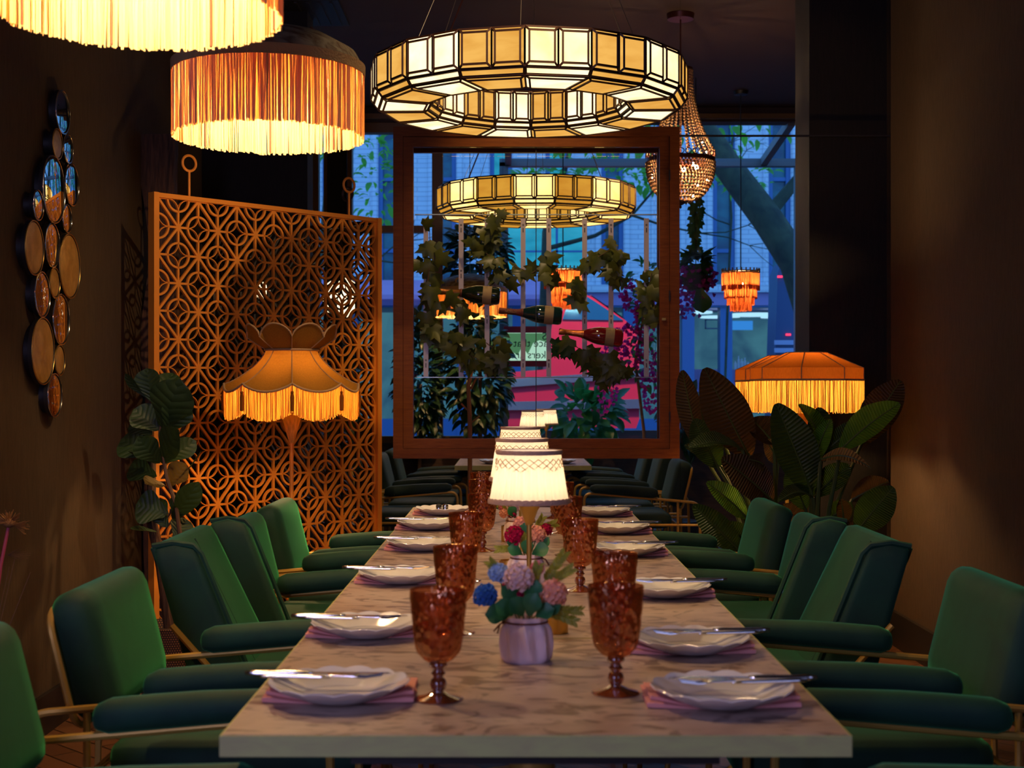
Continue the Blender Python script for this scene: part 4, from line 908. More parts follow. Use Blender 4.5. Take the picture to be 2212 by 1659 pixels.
# ---------------------------------------------------------------- beaded basket chandelier
MT['crystal'] = mat('amber_crystal', (0.95, 0.60, 0.36), 0.06, 0.6, Coat_Weight=1.0, Transmission_Weight=0.4, IOR=1.3)
def basket():
    D = 7.4; q = at(1470, 340, D); t = thing('crystal_chandelier', 'beaded crystal basket chandelier hanging behind the top corner of the display cabinet', 'chandelier', q)
    def bead(mb, c, r):
        c = V(c); mb.add([c + V((r, 0, 0)), c + V((0, r, 0)), c + V((-r, 0, 0)), c + V((0, -r, 0)), c + V((0, 0, r * 1.25)), c - V((0, 0, r * 1.25))], [(0, 1, 4), (1, 2, 4), (2, 3, 4), (3, 0, 4), (1, 0, 5), (2, 1, 5), (3, 2, 5), (0, 3, 5)])
    R0, H, B_ = .180, .46, -.235; b = MB()
    for s in range(26):                                           # upper strands curving to the neck
        a = 2 * PI * s / 26
        for i in range(28):
            k = i / 27; r = .062 + (R0 - .062) * (1 - k) ** 2.3; bead(b, (r * math.cos(a), r * math.sin(a), .03 + (H - .03) * k), .0078)
    so = b.build('crystal_strands', 'crystal', t, 0); so['kind'] = 'stuff'
    b = MB()
    for row in range(14):                                         # bowl of bead rows
        k = row / 13; z = -.03 + (B_ + .03) * k; r = R0 * math.sqrt(max(0.0, 1 - (k * .96) ** 2.4)); n = max(4, int(2 * PI * r / .0185))
        for i in range(n):
            a = 2 * PI * (i + .5 * (row % 2)) / n; bead(b, (r * math.cos(a), r * math.sin(a), z + U(-.002, .002)), .0092)
    so = b.build('crystal_bowl', 'crystal', t, 0); so['kind'] = 'stuff'
    MT['bronze'] = mat('dark_bronze', (0.12, 0.03, 0.015), 0.4, 0.6)
    rm = MB(); rm.lathe([(R0 + .004, -.028), (R0 + .006, -.008), (R0 + .001, -.008), (R0, -.028)], 48)
    for k in range(30):
        a = 2 * PI * k / 30; c_ = V(((R0 + .004) * math.cos(a), (R0 + .004) * math.sin(a), .006)); tx = V((-math.sin(a), math.cos(a), 0))
        rm.tube([c_ + tx * .016 * math.cos(u) + V((0, 0, .014 * math.sin(u))) for u in [2 * PI * j / 10 for j in range(10)]], .0028, 5, True)
    rm.lathe([(.064, H), (.066, H + .015), (.06, H + .015)], 24); rm.build('rim', 'bronze', t)
    MB().lathe([(.0005, B_ - .04), (.008, B_ - .03), (.004, B_ - .022), (.03, B_ - .008), (.05, B_ + .004), (.0005, B_ + .006)], 18).build('finial', 'bronze', t)
    for k in range(6):
        a = 2 * PI * k / 6 + 4.4; MB().ball((.09 * math.cos(a), .09 * math.sin(a), -.05), .009, 8, (1, 1, 1.3)).build('bulb', 'bulb_small', t)
    z = CEIL - t.location.z; MB().tube([(0, 0, B_), (0, 0, z)], .004, 6).build('rod', 'bronze', t); MB().lathe([(.0005, z - .03), (.07, z - .03), (.075, z - .002), (.0005, z - .002)], 20).build('ceiling_rose', 'bronze', t)
basket()
# ---------------------------------------------------------------- coral tiered pendants in the bay
def tiered(label, px, py, D):
    q = at(px, py, D); t = thing('tiered_pendant', label, 'pendant lamp', q, 0, 'coral tiered pendants')      # origin at the rim
    R_ = .125
    for k, (r, z0, z1) in enumerate(((R_, -.02, -.135), (R_ * .86, -.10, -.19), (R_ * .72, -.165, -.232), (R_ * .57, -.21, -.272))): fringe(MB(), int(220 * r / R_), lambda a, r=r: r, lambda a, z0=z0: z0, lambda a, z1=z1: z1, .0060, .3, 1).build('fringe', 'fringe_coral', t)
    cr = MB(); cr.lathe([(R_ + .001, -.024), (R_ + .002, -.014), (R_ - .002, -.014)], 40)
    for k in range(26):
        a = 2 * PI * k / 26; x, y = R_ * math.cos(a), R_ * math.sin(a); cr.lathe([(.0055, -.016), (.004, -.004), (.006, .004), (.0035, .010), (.0005, .013)], 7, (x, y, 0))
    cr.build('crown_trim', 'trim_tan', t)
    MB().lathe([(.0005, -.004), (R_ * .98, -.004), (R_ * .98, -.012), (.0005, -.012)], 32).build('top_plate', 'dark', t)
    MB().ball((0, 0, -.09), .016, 10).build('bulb', 'bulb', t)
    hang(t, -.004, .004); return t
tiered('coral tiered fringe pendant hanging in the bay window beside the crystal chandelier', 1600, 584, 9.3)
tiered('coral tiered fringe pendant seen through ivy in the display cabinet', 1216, 580, 9.3)
# ---------------------------------------------------------------- mosaic lanterns behind the lattice
MT['mosaic'] = emit('mosaic_glow', (1.0, 0.66, 0.34), 2.6, (30, (1, 1, 1)), (1.0, 0.80, 0.5))
def lantern(label, px, py, D, r):
    q = at(px, py, D); t = thing('mosaic_lantern', label, 'lantern', (q.x, D, q.z), 0, 'mosaic lanterns behind the lattice'); ld = MB(); gl = MB()
    prof = [(r * .35, r * 1.05), (r * .8, r * .75), (r, .0), (r * .85, -r * .6), (r * .4, -r * .95)]; gl.lathe(prof, 18); gl.build('glass_body', 'mosaic', t)
    for k in range(9):
        a = 2 * PI * k / 9
        for s in (-1, 1): ld.tube([(rr * 1.01 * math.cos(a + s * .5 * i / 4), rr * 1.01 * math.sin(a + s * .5 * i / 4), z) for i, (rr, z) in enumerate(prof)], r * .035, 4)
    ld.lathe([(.0005, r * 1.25), (r * .3, r * 1.2), (r * .4, r * 1.04), (r * .0, r * 1.0)], 14); ld.build('lead_frame', 'dark', t)
    z = -q.z; MB().tube([(0, 0, -r * .95), (0, 0, z + .015)], .008, 8).build('stand', 'dark', t); MB().lathe([(.0005, z + .015), (.075, z + .015), (.075, z), (.0005, z)], 20).build('base', 'dark', t)
lantern('glowing mosaic lantern behind the lattice screen, above the scalloped lamp', 738, 645, 7.15, .10)
lantern('small added lantern in place of a reflection behind the lattice, towards the fig tree', 566, 628, 7.2, .042)  # lantern added where only a reflection glimmers
# ---------------------------------------------------------------- lattice screen
SD, SH = V((math.cos(math.radians(46)), math.sin(math.radians(46)), 0)), 1.993
def make_screen(label, group):
    """origin on the floor at the camera-side end; x runs along the panel"""
    t = thing('lattice_screen', label, 'screen', (0, 0, 0), 0, group)
    ca, cb, x0, th = .0955, .1146, .028, .012; NX, NZ = 12, 16; mb = MB(); zt = SH - .018
    def pt(x, z): return (x0 + x, -th / 2, zt - z)
    def bar(x1, z1, x2, z2, w):
        d = V((x2 - x1, 0, -(z2 - z1))); n = V((-d.z, 0, d.x)).normalized() * (w / 2); a, b = V(pt(x1, z1)), V(pt(x2, z2))
        mb.poly([a + n, b + n, b - n, a - n], (0, th, 0))
    def arc(cx, cz, r, w, a0, a1, n):
        pin, pout = [], []
        for i in range(n + 1):
            a = a0 + (a1 - a0) * i / n; pout.append(V(pt(cx + r * math.cos(a), cz + r * math.sin(a)))); pin.append(V(pt(cx + (r - w) * math.cos(a), cz + (r - w) * math.sin(a))))
        vs = pout + pin + [p + V((0, th, 0)) for p in pout + pin]; m = n + 1; o = 2 * m; fs = []
        for i in range(n): fs += [(i, i + 1, m + i + 1, m + i), (o + i, o + m + i, o + m + i + 1, o + i + 1), (i, o + i, o + i + 1, i + 1), (m + i, m + i + 1, o + m + i + 1, o + m + i)]
        mb.add(vs, fs)
    RR, WW = .0545, .0085; RI_ = RR - WW
    for i in range(NX + 1):
        for j in range(NZ + 1):
            x, z = i * ca, j * cb; edge = (i == 0) + (i == NX) + (j == 0) + (j == NZ)
            if (i + j) % 2 == 0:
                for di, dj in ((1, 1), (-1, 1)):
                    if 0 <= i + di <= NX and j + dj <= NZ: bar(x, z, x + di * ca, z + dj * cb, .0095)
                for di, dj, L in ((1, 0, ca), (-1, 0, ca), (0, 1, cb), (0, -1, cb)):
                    if 0 <= i + di <= NX and 0 <= j + dj <= NZ: bar(x, z, x + di * (ca - RI_), z + dj * (cb - RI_), .0088)
                mb.lathe([(.0001, -th / 2 - .0003), (.010, -th / 2 - .0003), (.010, th / 2 + .0003), (.0001, th / 2 + .0003)], 8).warp  # hub
                o = len(mb.v) - 32
                for q in range(o, len(mb.v)):
                    p = mb.v[q]; mb.v[q] = (x0 + x + p[0], p[2], zt - z + p[1])
            else:
                qs = [k for k in range(4) if not (i == 0 and k in (1, 2)) and not (i == NX and k in (0, 3)) and not (j == 0 and k in (2, 3)) and not (j == NZ and k in (0, 1))]
                for k in qs:
                    a0 = k * PI / 2; arc(x, z, RR, WW, a0, a0 + PI / 2, 8)
                    cx, cz = x + (RI_ + .001) * (1 if k in (0, 3) else -1), z + (RI_ + .001) * (1 if k in (0, 1) else -1)
                    arc(cx, cz, RI_ + .002, .0034, a0 + PI, a0 + PI * 1.5, 8)
    mb.build('lattice', 'lattice', t, 30)
    W_ = NX * ca + 2 * x0
    for x in (0, W_ - .024): MB().span((x, -.022, 0), (x + .024, .022, SH)).build('post', 'lattice', t)
    for z in (SH - .018, SH - .036 - NZ * cb): MB().span((.024, -.012, z), (W_ - .024, .012, z + .018)).build('rail', 'lattice', t)
    for x in (.178, W_ - .178):
        f = MB(); f.tube([(x, 0, SH), (x, 0, SH + .105)], .005, 8); f.tube([(x + .032 * math.cos(a), 0, SH + .137 + .032 * math.sin(a)) for a in [2 * PI * k / 28 for k in range(28)]], .0055, 8, True); f.build('ring_finial', 'lattice', t)
    return t
S0 = make_screen('orange gold lattice screen of circles and diagonals behind the scalloped floor lamp', 'lattice screen panels'); S0.location = (-1.455, 5.60, 0); S0.rotation_euler = (0, 0, math.radians(46))
hx = V((-1.455, 5.60, 0)) + SD * 1.215
dup(S0, (hx.x - .025, hx.y + .045, 0), math.radians(146), 'second lattice panel, painted as unlit, folded back behind the orange lattice screen')
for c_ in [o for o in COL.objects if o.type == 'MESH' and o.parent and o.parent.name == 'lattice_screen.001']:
    c_.data = c_.data.copy(); c_.data.materials[0] = MT['lattice_unlit']
# ---------------------------------------------------------------- round mirrors on the wall
wm = thing('mirror_cluster', 'tall cluster of overlapping round mirrors and gilt discs on the brown wall', 'wall decoration', (XL, 4.85, 1.6))
discs = [(135, 242, 94, 0), (124, 311, 66, 1), (147, 321, 63, 0), (116, 409, 146, 0), (155, 399, 92, 0), (82, 443, 66, 0), (144.5, 472, 62, 0), (74, 535.5, 118, 1), (113, 529.6, 96, 0), (150.5, 575, 139, 1), (118, 611, 66, 1), (91, 636, 98, 0), (132, 690, 110, 0), (93, 758.6, 145, 1), (129, 778, 66, 1), (118, 854, 94, 0)]
for k, (px, py, h, g_) in enumerate(discs):
    off = .030 + .006 * (k % 2); X_ = -XL - off; d = X_ * FPX / (CX - px); r = h / 2 * d / FPX * 1.0; q = at(px, py, d); c = (off, q.y - 4.85, q.z - 1.6); tl = U(-.02, .02)
    fr = MB().lathe([(.0005, -off), (r * .8, -off), (r * .8, -.014), (r, -.014), (r + .001, 0), (r - .004, .003), (r - .006, 0), (.0005, -.001)], 44, c, None, 0, 'x').build('disc_mount', 'dark', wm)
    MB().tube([(c[0] + .001, c[1] + (r - .001) * math.cos(a), c[2] + (r - .001) * math.sin(a)) for a in [2 * PI * j / 48 for j in range(48)]], .0028, 6, True).build('bezel', 'brass' if g_ else 'steel', fr)
    b = MB().lathe([(.0005, .0012), (r - .014, .0012), (r - .005, .0)], 44, c, None, 0, 'x')
    cx_, cy_, cz_ = c; yaw = U(-.015, .015); b.warp(lambda p: V((p.x + (p.y - cy_) * yaw * .3, p.y, p.z))).build('gilt_face' if g_ else 'mirror_face', 'gold_disc' if g_ else 'mirror', fr, 30)
# ---------------------------------------------------------------- fiddle leaf fig
def P2(px, py, d): return at(px, py, d)
def fig():
    base = at(372, 0, 5.12); t = thing('fiddle_leaf_fig', 'dark fiddle leaf fig tree standing between the timber slab and the lattice screen', 'plant', (base.x, 5.12, 0)); o_ = V((base.x, 5.12, 0))
    def L(px, py, d): return at(px, py, d) - o_
    MB().tube([V((0, 0, .28)), L(350, 1225, 5.12), L(326, 1120, 5.12), L(328, 1000, 5.14), L(318, 900, 5.16), L(330, 830, 5.12)], .026, 9, taper=.008).build('trunk', 'bark', t)
    MB().tube([L(345, 1215, 5.1), L(390, 1160, 5.06), L(380, 1090, 5.04), L(360, 1030, 5.04), L(345, 940, 5.08), L(352, 870, 5.08)], .010, 7, taper=.005).build('branch', 'twig', t)
    lv = [ # base px, tip px, width px, depth tip offset, normal, material
        ((330, 868), (318, 795), 52, 0, (-.2, -.6, .6)), ((320, 860), (270, 806), 20, .0, (-.9, -.2, .8)), ((352, 925), (390, 818), 84, -.10, (.2, -1, .2)), ((358, 935), (398, 862), 60, -.04, (.4, -.9, .2)), ((345, 930), (288, 885), 56, 0, (-.2, -.8, .6)),
        ((350, 1000), (388, 928), 62, -.14, (.1, -1, .45)), ((345, 1000), (296, 944), 50, -.08, (-.2, -1, .5)), ((330, 990), (262, 950), 62, .04, (-.3, -.8, .5)), ((338, 1005), (276, 976), 26, -.05, (0, -.5, 1)), ((352, 1000), (424, 952), 40, .03, (.6, -.7, .4)),
        ((368, 1050), (434, 972), 20, -.06, (.9, -.2, .3)), ((362, 1050), (402, 1000), 44, -.05, (.3, -.9, .3)), ((358, 1050), (312, 1046), 42, -.09, (0, -.8, .8)), ((372, 1120), (430, 1040), 46, -.08, (.4, -1, .1)), ((365, 1110), (294, 1090), 66, .0, (-.3, -.9, .3)),
        ((375, 1125), (402, 1068), 46, .0, (.3, -1, .1)), ((340, 1150), (280, 1142), 20, -.02, (-.1, -.4, 1)), ((362, 1140), (330, 1085), 50, .05, (0, -1, .2)), ((378, 1170), (400, 1120), 44, .04, (.3, -1, .3)), ((340, 1030), (280, 1010), 50, .08, (-.3, -.8, .4)), ((330, 940), (290, 905), 50, .07, (-.4, -.8, .4)), ((350, 880), (372, 806), 46, .08, (.2, -.9, .4))]
    for k, (b, e, w, dz, nr) in enumerate(lv):
        lf = MB(); leaf(lf, L(b[0], b[1], 5.08), L(e[0], e[1], 5.08 + dz), w * 5.08 / FPX * 1.1, nr, U(.03, .12), .22, 'fiddle', 12, .012, .1); lf.build('leaf', 'leaf_fig_lit' if k in (11, 12) else 'leaf_fig', t)
    pt_ = MB(); pt_.lathe([(.0005, 0), (.105, 0), (.125, .32), (.128, .33), (.122, .335), (.112, .30), (.0005, .30)], 30); pt_.build('basket', 'cane', t)
    MB().lathe([(.0005, .302), (.112, .302), (.0005, .304)], 20).build('soil', 'soil', t)
fig()
# ---------------------------------------------------------------- banana plants
def banana(label, px, d0, lv, group='banana plants', pr=.15):
    base = at(px, 0, d0); t = thing('banana_plant', label, 'plant', (base.x, d0, 0), 0, group); o_ = V((base.x, d0, 0))
    MB().lathe([(.0005, 0), (pr * .85, 0), (pr, .30), (pr + .008, .31), (pr - .004, .315), (pr - .012, .28), (.0005, .28)], 30).build('basket', 'cane', t)
    MB().lathe([(.0005, .282), (pr - .013, .282), (.0005, .284)], 20).build('soil', 'soil', t)
    cr = V((0, 0, .30))
    for k, (b, e, w, db, de, nr, bend, m, kind) in enumerate(lv):
        B = at(b[0], b[1], d0 + db) - o_; E = at(e[0], e[1], d0 + de) - o_
        s = cr + V((U(-.03, .03), U(-.03, .03), 0)); MB().tube([s, s.lerp(B, .5) + V((0, 0, .10)), B, B.lerp(E, .10)], .011, 7, taper=.005).build('stalk', 'stem', t)
        lf = MB(); leaf(lf, B, E, w * d0 / FPX * 1.12, nr, bend, .34, kind, 46, .010)
        lo = lf.build('leaf', m, t)
        rb = MB(); n_ = V(nr); ax = (E - B).normalized(); n_ = (n_ - ax * n_.dot(ax)).normalized(); rb.tube([B.lerp(E, i / 8) + n_ * (bend * (E - B).length * math.sin(PI * i / 8) + .002) for i in range(9)], .0045, 5, taper=.0012); rb.build('midrib', 'stem', lo)
    return t
pl, br, bt, dr = 'leaf_palm', 'leaf_brown', 'leaf_lit', 'leaf_dry'
banana('banana plant with tall brownish leaves beside the cabinet corner, behind the armchairs', 1665, 5.50, [
    ((1618, 985), (1522, 795), 88, .05, -.05, (-.4, -.8, .5), .06, br, 'paddle'), ((1515, 975), (1474, 800), 52, .35, .42, (-.4, -.8, .3), .04, br, 'paddle'), ((1560, 950), (1522, 850), 60, .3, .3, (.2, -1, .3), .04, pl, 'paddle'),
    ((1604, 972), (1488, 968), 58, -.05, -.12, (-.1, -.5, 1), .12, bt if False else pl, 'paddle'), ((1668, 1082), (1558, 990), 76, -.1, -.2, (-.1, -1, .5), .05, br, 'paddle'), ((1612, 1118), (1526, 1042), 48, -.05, -.12, (-.2, -.9, .6), .06, bt, 'paddle'),
    ((1598, 1190), (1497, 1090), 52, -.1, -.15, (-.3, -1, .3), .06, pl, 'paddle'), ((1672, 960), (1622, 905), 66, .0, .05, (.2, -.9, .5), .05, br, 'paddle'), ((1552, 1010), (1500, 905), 60, .15, .15, (-.3, -.9, .3), .05, pl, 'paddle'), ((1560, 1010), (1478, 962), 40, .2, .2, (-.2, -.7, .8), .08, pl, 'paddle'),
    ((1650, 1010), (1616, 992), 34, -.12, -.18, (0, -1, .4), .2, br, 'paddle'), ((1640, 1190), (1560, 1130), 46, .05, 0, (-.2, -1, .4), .05, pl, 'paddle'), ((1680, 1000), (1652, 950), 44, .02, 0, (.3, -1, .2), .1, dr, 'paddle'), ((1560, 1240), (1510, 1160), 40, .0, -.05, (-.2, -1, .3), .05, br, 'paddle')])
banana('banana plant with lamplit green leaves under the hipped lamps by the brown wall', 1755, 5.32, [
    ((1752, 1062), (1676, 872), 82, -.05, -.12, (-.1, -1, .25), .04, pl, 'paddle'), ((1776, 982), (1724, 874), 62, .08, .05, (.5, -.6, .6), .10, bt, 'paddle'), ((1816, 972), (1944, 872), 66, -.02, -.08, (-.35, -.8, .6), .06, bt, 'paddle'), ((1860, 960), (1946, 822), 74, .2, .22, (-.3, -.9, .3), .05, br, 'paddle'),
    ((1752, 1010), (1794, 906), 38, .0, .02, (-.4, -.9, .3), .06, bt, 'paddle'), ((1772, 985), (1866, 908), 40, .06, .08, (-.3, -.9, .2), .07, pl, 'paddle'), ((1772, 994), (1882, 1012), 34, -.1, -.18, (.1, -.8, .7), .22, dr, 'blade'), ((1852, 1146), (1930, 1052), 68, -.05, -.1, (-.2, -1, .2), .05, pl, 'paddle'),
    ((1760, 1072), (1834, 1004), 52, .02, .05, (-.3, -.9, .3), .06, pl, 'paddle'), ((1756, 1075), (1680, 1085), 40, -.05, -.1, (-.1, -.6, 1), .22, pl, 'paddle'), ((1764, 960), (1770, 880), 54, .1, .1, (.2, -1, .1), .05, pl, 'paddle'), ((1822, 1130), (1816, 1078), 34, -.05, -.06, (.3, -1, 0), .05, br, 'paddle'),
    ((1800, 1150), (1790, 1120), 30, -.1, -.1, (0, -1, .2), .1, dr, 'paddle'), ((1840, 1080), (1920, 1040), 50, .1, .1, (-.2, -.9, .4), .06, br, 'paddle'), ((1740, 1100), (1704, 1010), 46, .0, 0, (-.3, -1, .1), .05, pl, 'paddle'), ((1790, 1120), (1842, 1090), 44, .05, .03, (-.2, -1, .2), .06, pl, 'paddle'), ((1800, 1200), (1870, 1130), 60, .0, .0, (-.2, -1, .2), .05, br, 'paddle'), ((1740, 1150), (1690, 1090), 50, .05, .05, (.2, -1, .2), .05, br, 'paddle')])
# ---------------------------------------------------------------- dried thistle in a floor vase at the left edge
fv = thing('floor_vase', 'tall dark floor vase hidden behind the armchair at the picture edge', 'vase', (-1.23, 3.3, 0))
MB().lathe([(.0005, 0), (.07, 0), (.10, .15), (.09, .35), (.045, .46), (.05, .5), (.045, .5), (.04, .45), (.0005, .1)], 24).build('body', 'skirt', fv); MB().lathe([(.048, .495), (.053, .5), (.048, .506)], 24).build('rim', 'bronze', fv)
th = thing('dried_thistle', 'dried brown thistle head on a pink stem at the picture edge', 'flower', (-1.23, 3.3, .3))
hd = at(20, 1130, 3.3) - V((-1.23, 3.3, .3)); MT['pink_stem'] = mat('pink_stem', (0.45, 0.06, 0.10), 0.6); MT['thistle'] = mat('thistle_brown', (0.25, 0.11, 0.03), 0.9)
MB().tube([(0, 0, .1), V((-.02, 0, .2)), hd - V((.02, 0, .1)), hd], .005, 7, taper=.004).build('stem', 'pink_stem', th)
b = MB(); b.ball(hd, .016, 8, (1, 1, .7))
for k in range(90):
    d_ = rdir(); d_.z = abs(d_.z) * 1.2 - .15; b.tube([hd, hd + d_.normalized() * U(.02, .034)], .0009, 3)
c2 = hd + V((.025, -.01, -.006))
for k in range(40):
    d_ = (V((1, 0, -.1)) + rdir() * .7).normalized(); b.tube([hd + V((.01, 0, -.004)), c2 + d_ * U(.01, .03)], .0007, 3)
b.build('flower_head', 'thistle', th)
for k, (px, py) in enumerate(((66, 1236), (20, 1225), (34, 1198))):
    e = at(px, py, 3.3); g_ = MB(); g_.tube([(-1.23, 3.3, .34), ((-1.23 + e.x) / 2 - .02, 3.3, .6), e], .0016, 4, taper=.0008)
    if k == 2:
        for j in range(14): g_.tube([e - V((.02, 0, .0)), e + (V((.6, 0, .1)) + rdir() * .6) * .03], .0007, 3)
    tag(g_.build('dried_grass_stem', 'twig'), ('long dark dried grass blade bending over the armchair at the picture edge', 'short dark dried grass blade below the thistle head', 'wispy reddish dried stem beside the pink thistle stem')[k], 'dried stem')
# ---------------------------------------------------------------- plants of the back room
def potbush(name, label, px, py, D, rad, n, size, m, kind='leaf', zb=0.0, group=None):
    q = at(px, py, D); t = thing(name, label, 'plant', (q.x, D, zb), 0, group)
    MB().lathe([(.0005, 0), (.11, 0), (.14, .22), (.13, .225), (.0005, .2)], 18).build('pot', 'skirt', t)
    MB().tube([(0, 0, .18), (.01, 0, q.z - zb)], .014, 6).build('stem', 'twig', t)
    b = MB(); bush(b, (0, 0, q.z - zb), rad, n, size, kind); b.build('foliage', m, t); return t
BG = 'bushy plants by the back windows'
potbush('potted_shrub', 'dense dark shrub in the lower corner of the display cabinet view', 905, 830, 9.74, (.14, .10, .52), 620, .09, 'bush', 'leaf', 0, BG)
tb_ = potbush('potted_shrub', 'tall dark two-tiered shrub behind the dark green bottle', 1035, 565, 9.74, (.20, .10, .30), 330, .10, 'bush', 'leaf', 0, BG)
b = MB(); bush(b, (0, 0, 1.35), (.20, .10, .50), 560, .10); b.build('foliage', 'bush', tb_)
potbush('potted_shrub', 'light green broad-leaved shrub beside the back room lamps', 1262, 900, 10.5, (.27, .25, .20), 170, .15, 'bush_light_green', 'paddle', 0, BG)
potbush('potted_shrub', 'palm-like shrub at the window corner beside the cabinet edge', 1470, 905, 10.4, (.12, .2, .22), 110, .14, 'bush', 'blade', 0, BG)
potbush('potted_shrub', 'dark shrub behind the lattice screen by the back window', 735, 860, 9.2, (.12, .2, .5), 300, .13, 'bush', 'leaf', 0, BG)
t = thing('potted_tree', 'bare orange-lit trunk with short twigs in the lower part of the display cabinet view', 'tree', (at(1015, 0, 7.25).x, 7.25, 0)); x0_ = 0
MT['orange_lit_bark'] = mat('orange_lit_bark', (0.40, 0.15, 0.04), 0.7, bump=(20, .4))  # orange lamp light put into the bark colour
b = MB(); b.tube([(0, 0, .2), (0, 0, 1.02), (-.008, 0, 1.22), (.01, 0, 1.3), (.0, 0, 1.42)], .013, 9, taper=.009); b.tube([(0, 0, 1.08), (-.045, 0, 1.125)], .005, 5); b.tube([(0, 0, 1.02), (.05, 0, 1.06)], .004, 5); b.tube([(.005, 0, 1.2), (.035, 0, 1.26)], .006, 5); b.build('trunk', 'orange_lit_bark', t)
MB().lathe([(.0005, 0), (.10, 0), (.13, .22), (.0005, .2)], 18).build('pot', 'skirt', t); b = MB(); bush(b, (.0, 0, 1.55), (.10, .08, .12), 40, .08); b.build('foliage', 'bush', t)
# bougainvillea and hanging basket
t = thing('bougainvillea', 'magenta bougainvillea trailing behind the display cabinet towards the banana plant', 'plant', (at(1385, 0, 9.6).x, 9.6, 0))
b = MB(); b.tube([(0, 0, .2), (.02, 0, .9), (-.04, 0, 1.4), (.05, 0, 1.9), (.02, 0, 2.1)], .014, 7, taper=.006); b.build('stem', 'twig', t); MB().lathe([(.0005, 0), (.12, 0), (.15, .24), (.0005, .22)], 18).build('pot', 'skirt', t)
fo = MB()
for (px, py, rx, rz, n) in ((1375, 640, .10, .12, 75), (1400, 690, .09, .15, 70), (1355, 735, .12, .10, 80), (1330, 770, .09, .08, 50), (1400, 790, .10, .10, 55), (1405, 850, .06, .14, 40), (1310, 850, .06, .12, 30)):
    q = at(px, py, 9.6); c_ = V((q.x - t.location.x, 0, q.z))
    for i in range(int(n * 1.7)): 
        d_ = rdir(); leaf(fo, c_ + V((d_.x * rx, d_.y * .08, d_.z * rz)), c_ + V((d_.x * rx, d_.y * .08, d_.z * rz)) + rdir() * .032, .03, (U(-1, 1), -1, U(-1, 1)), .1, .5, 'leaf', 3)
fo.build('blossom', 'fuchsia', t); b = MB()
for py in (600, 660, 720, 800): bush(b, at(1395, py, 9.65) - V((t.location.x, 9.6, 0)), (.12, .06, .12), 30, .07)
b.build('foliage', 'bush_light_green', t)
D = 8.9; q = at(1503, 600, D); t = thing('hanging_basket', 'hanging basket of purple flowers and trailing ivy beside the cabinet edge', 'plant', (q.x, D, q.z))
b = MB(); b.lathe([(.0005, -.09), (.06, -.08), (.11, 0), (.115, .01), (.105, 0), (.0005, -.02)], 18); b.build('basket', 'skirt', t)
zc_ = CEIL - q.z; MB().tube([(0, 0, 0), (0, 0, zc_)], .003, 5).build('chain', 'dark', t)
fo = MB()
for i in range(260):
    d_ = rdir(); p = V((d_.x * .13, d_.y * .1, d_.z * .07 - .0)) + (V((-.10, 0, -.16)) if i % 3 == 0 else V((0, 0, 0))); p.z -= U(0, .16) if i % 5 == 0 else 0
    leaf(fo, p, p + rdir() * .035, .03, (U(-1, 1), -1, U(-1, 1)), .1, .5, 'leaf', 3)
fo.build('blossom', 'purple', t)
b = MB(); bush(b, (0, 0, .10), (.09, .07, .07), 50, .10, 'ivy')
for i in range(26): k = i / 25; ivy_leaf(b, (U(-.035, .035), U(-.03, .03), .16 + .42 * k), U(.05, .08), (U(-.5, .5), -.3, -1), (U(-.4, .4), -1, .2))
leaf(b, (.01, -.05, -.05), (.04, -.06, -.23), .12, (0, -1, 0), .1, .3, 'fiddle', 8); b.tube([(0, 0, .1), (.02, 0, .35), (-.01, 0, .6)], .004, 5); b.build('foliage', 'ivy_green', t)
def letters(name, c, parent, loc, rot):
    """lettering as a mesh of its own"""
    o = bpy.data.objects.new(name, c); COL.objects.link(o); dg = bpy.context.evaluated_depsgraph_get(); me = bpy.data.meshes.new_from_object(o.evaluated_get(dg)); me.materials.clear(); me.materials.append(c.materials[0])
    bpy.data.objects.remove(o); o = bpy.data.objects.new(name, me); COL.objects.link(o); o.parent = parent; o.location = loc; o.rotation_euler = rot; return o
# ---------------------------------------------------------------- the display cabinet in the glass partition
KD = 6.60; KB = 6.86
dc = thing('display_cabinet', 'big square wooden framed glass display cabinet set in the glass partition', 'cabinet', (0, KD, 0)); do = V((0, KD, 0))
def kx(px, d=KD): return (px - CX) / FPX * d
def kz(py, d=KD): return CAMZ - (py - CY) / FPX * d
xa, xb, za, zb_ = kx(850), kx(1467), kz(990), kz(275)
def ring(mb, x0, x1, z0, z1, w, y0, y1):
    mb.span((x0, y0, z0), (x0 + w, y1, z1)); mb.span((x1 - w, y0, z0), (x1, y1, z1)); mb.span((x0 + w, y0, z0), (x1 - w, y1, z0 + w)); mb.span((x0 + w, y0, z1 - w), (x1 - w, y1, z1)); return mb
ring(MB(), xa, xb, za, zb_, .046, -.02, .28).build('outer_frame', 'casewood', dc)
wi = .0475; ring(MB(), xa + wi, xb - wi, za + wi, zb_ - wi, .046, -.012, .03).build('door_frame', 'casewood', dc)
ring(MB(), xa + wi, xb - wi, za + wi, zb_ - wi, .03, .24, .272).build('back_frame', 'casewood', dc)
ix0, ix1, iz0, iz1 = kx(892.5), kx(1425), kz(945), kz(318); sx = kx(1158)
MB().span((ix0, .005, iz0), (sx - .002, .009, iz1)).build('glass_door', 'glass', dc); MB().span((sx + .002, .005, iz0), (ix1, .009, iz1)).build('glass_door', 'glass', dc)
MB().span((sx - .002, .004, iz0), (sx + .002, .010, iz1)).build('door_gap', 'dark', dc)
MB().span((ix0, .252, iz0), (ix1, .256, iz1)).build('back_glass', 'glass', dc)
for py in (380, 640, 900): MB().box((xb - wi, -.02, kz(py)), (.006, .012, .05)).build('hinge', 'dark', dc)
MB().box((kx(1433), -.018, kz(690)), (.018, .012, .012)).build('lock', 'brass', dc)
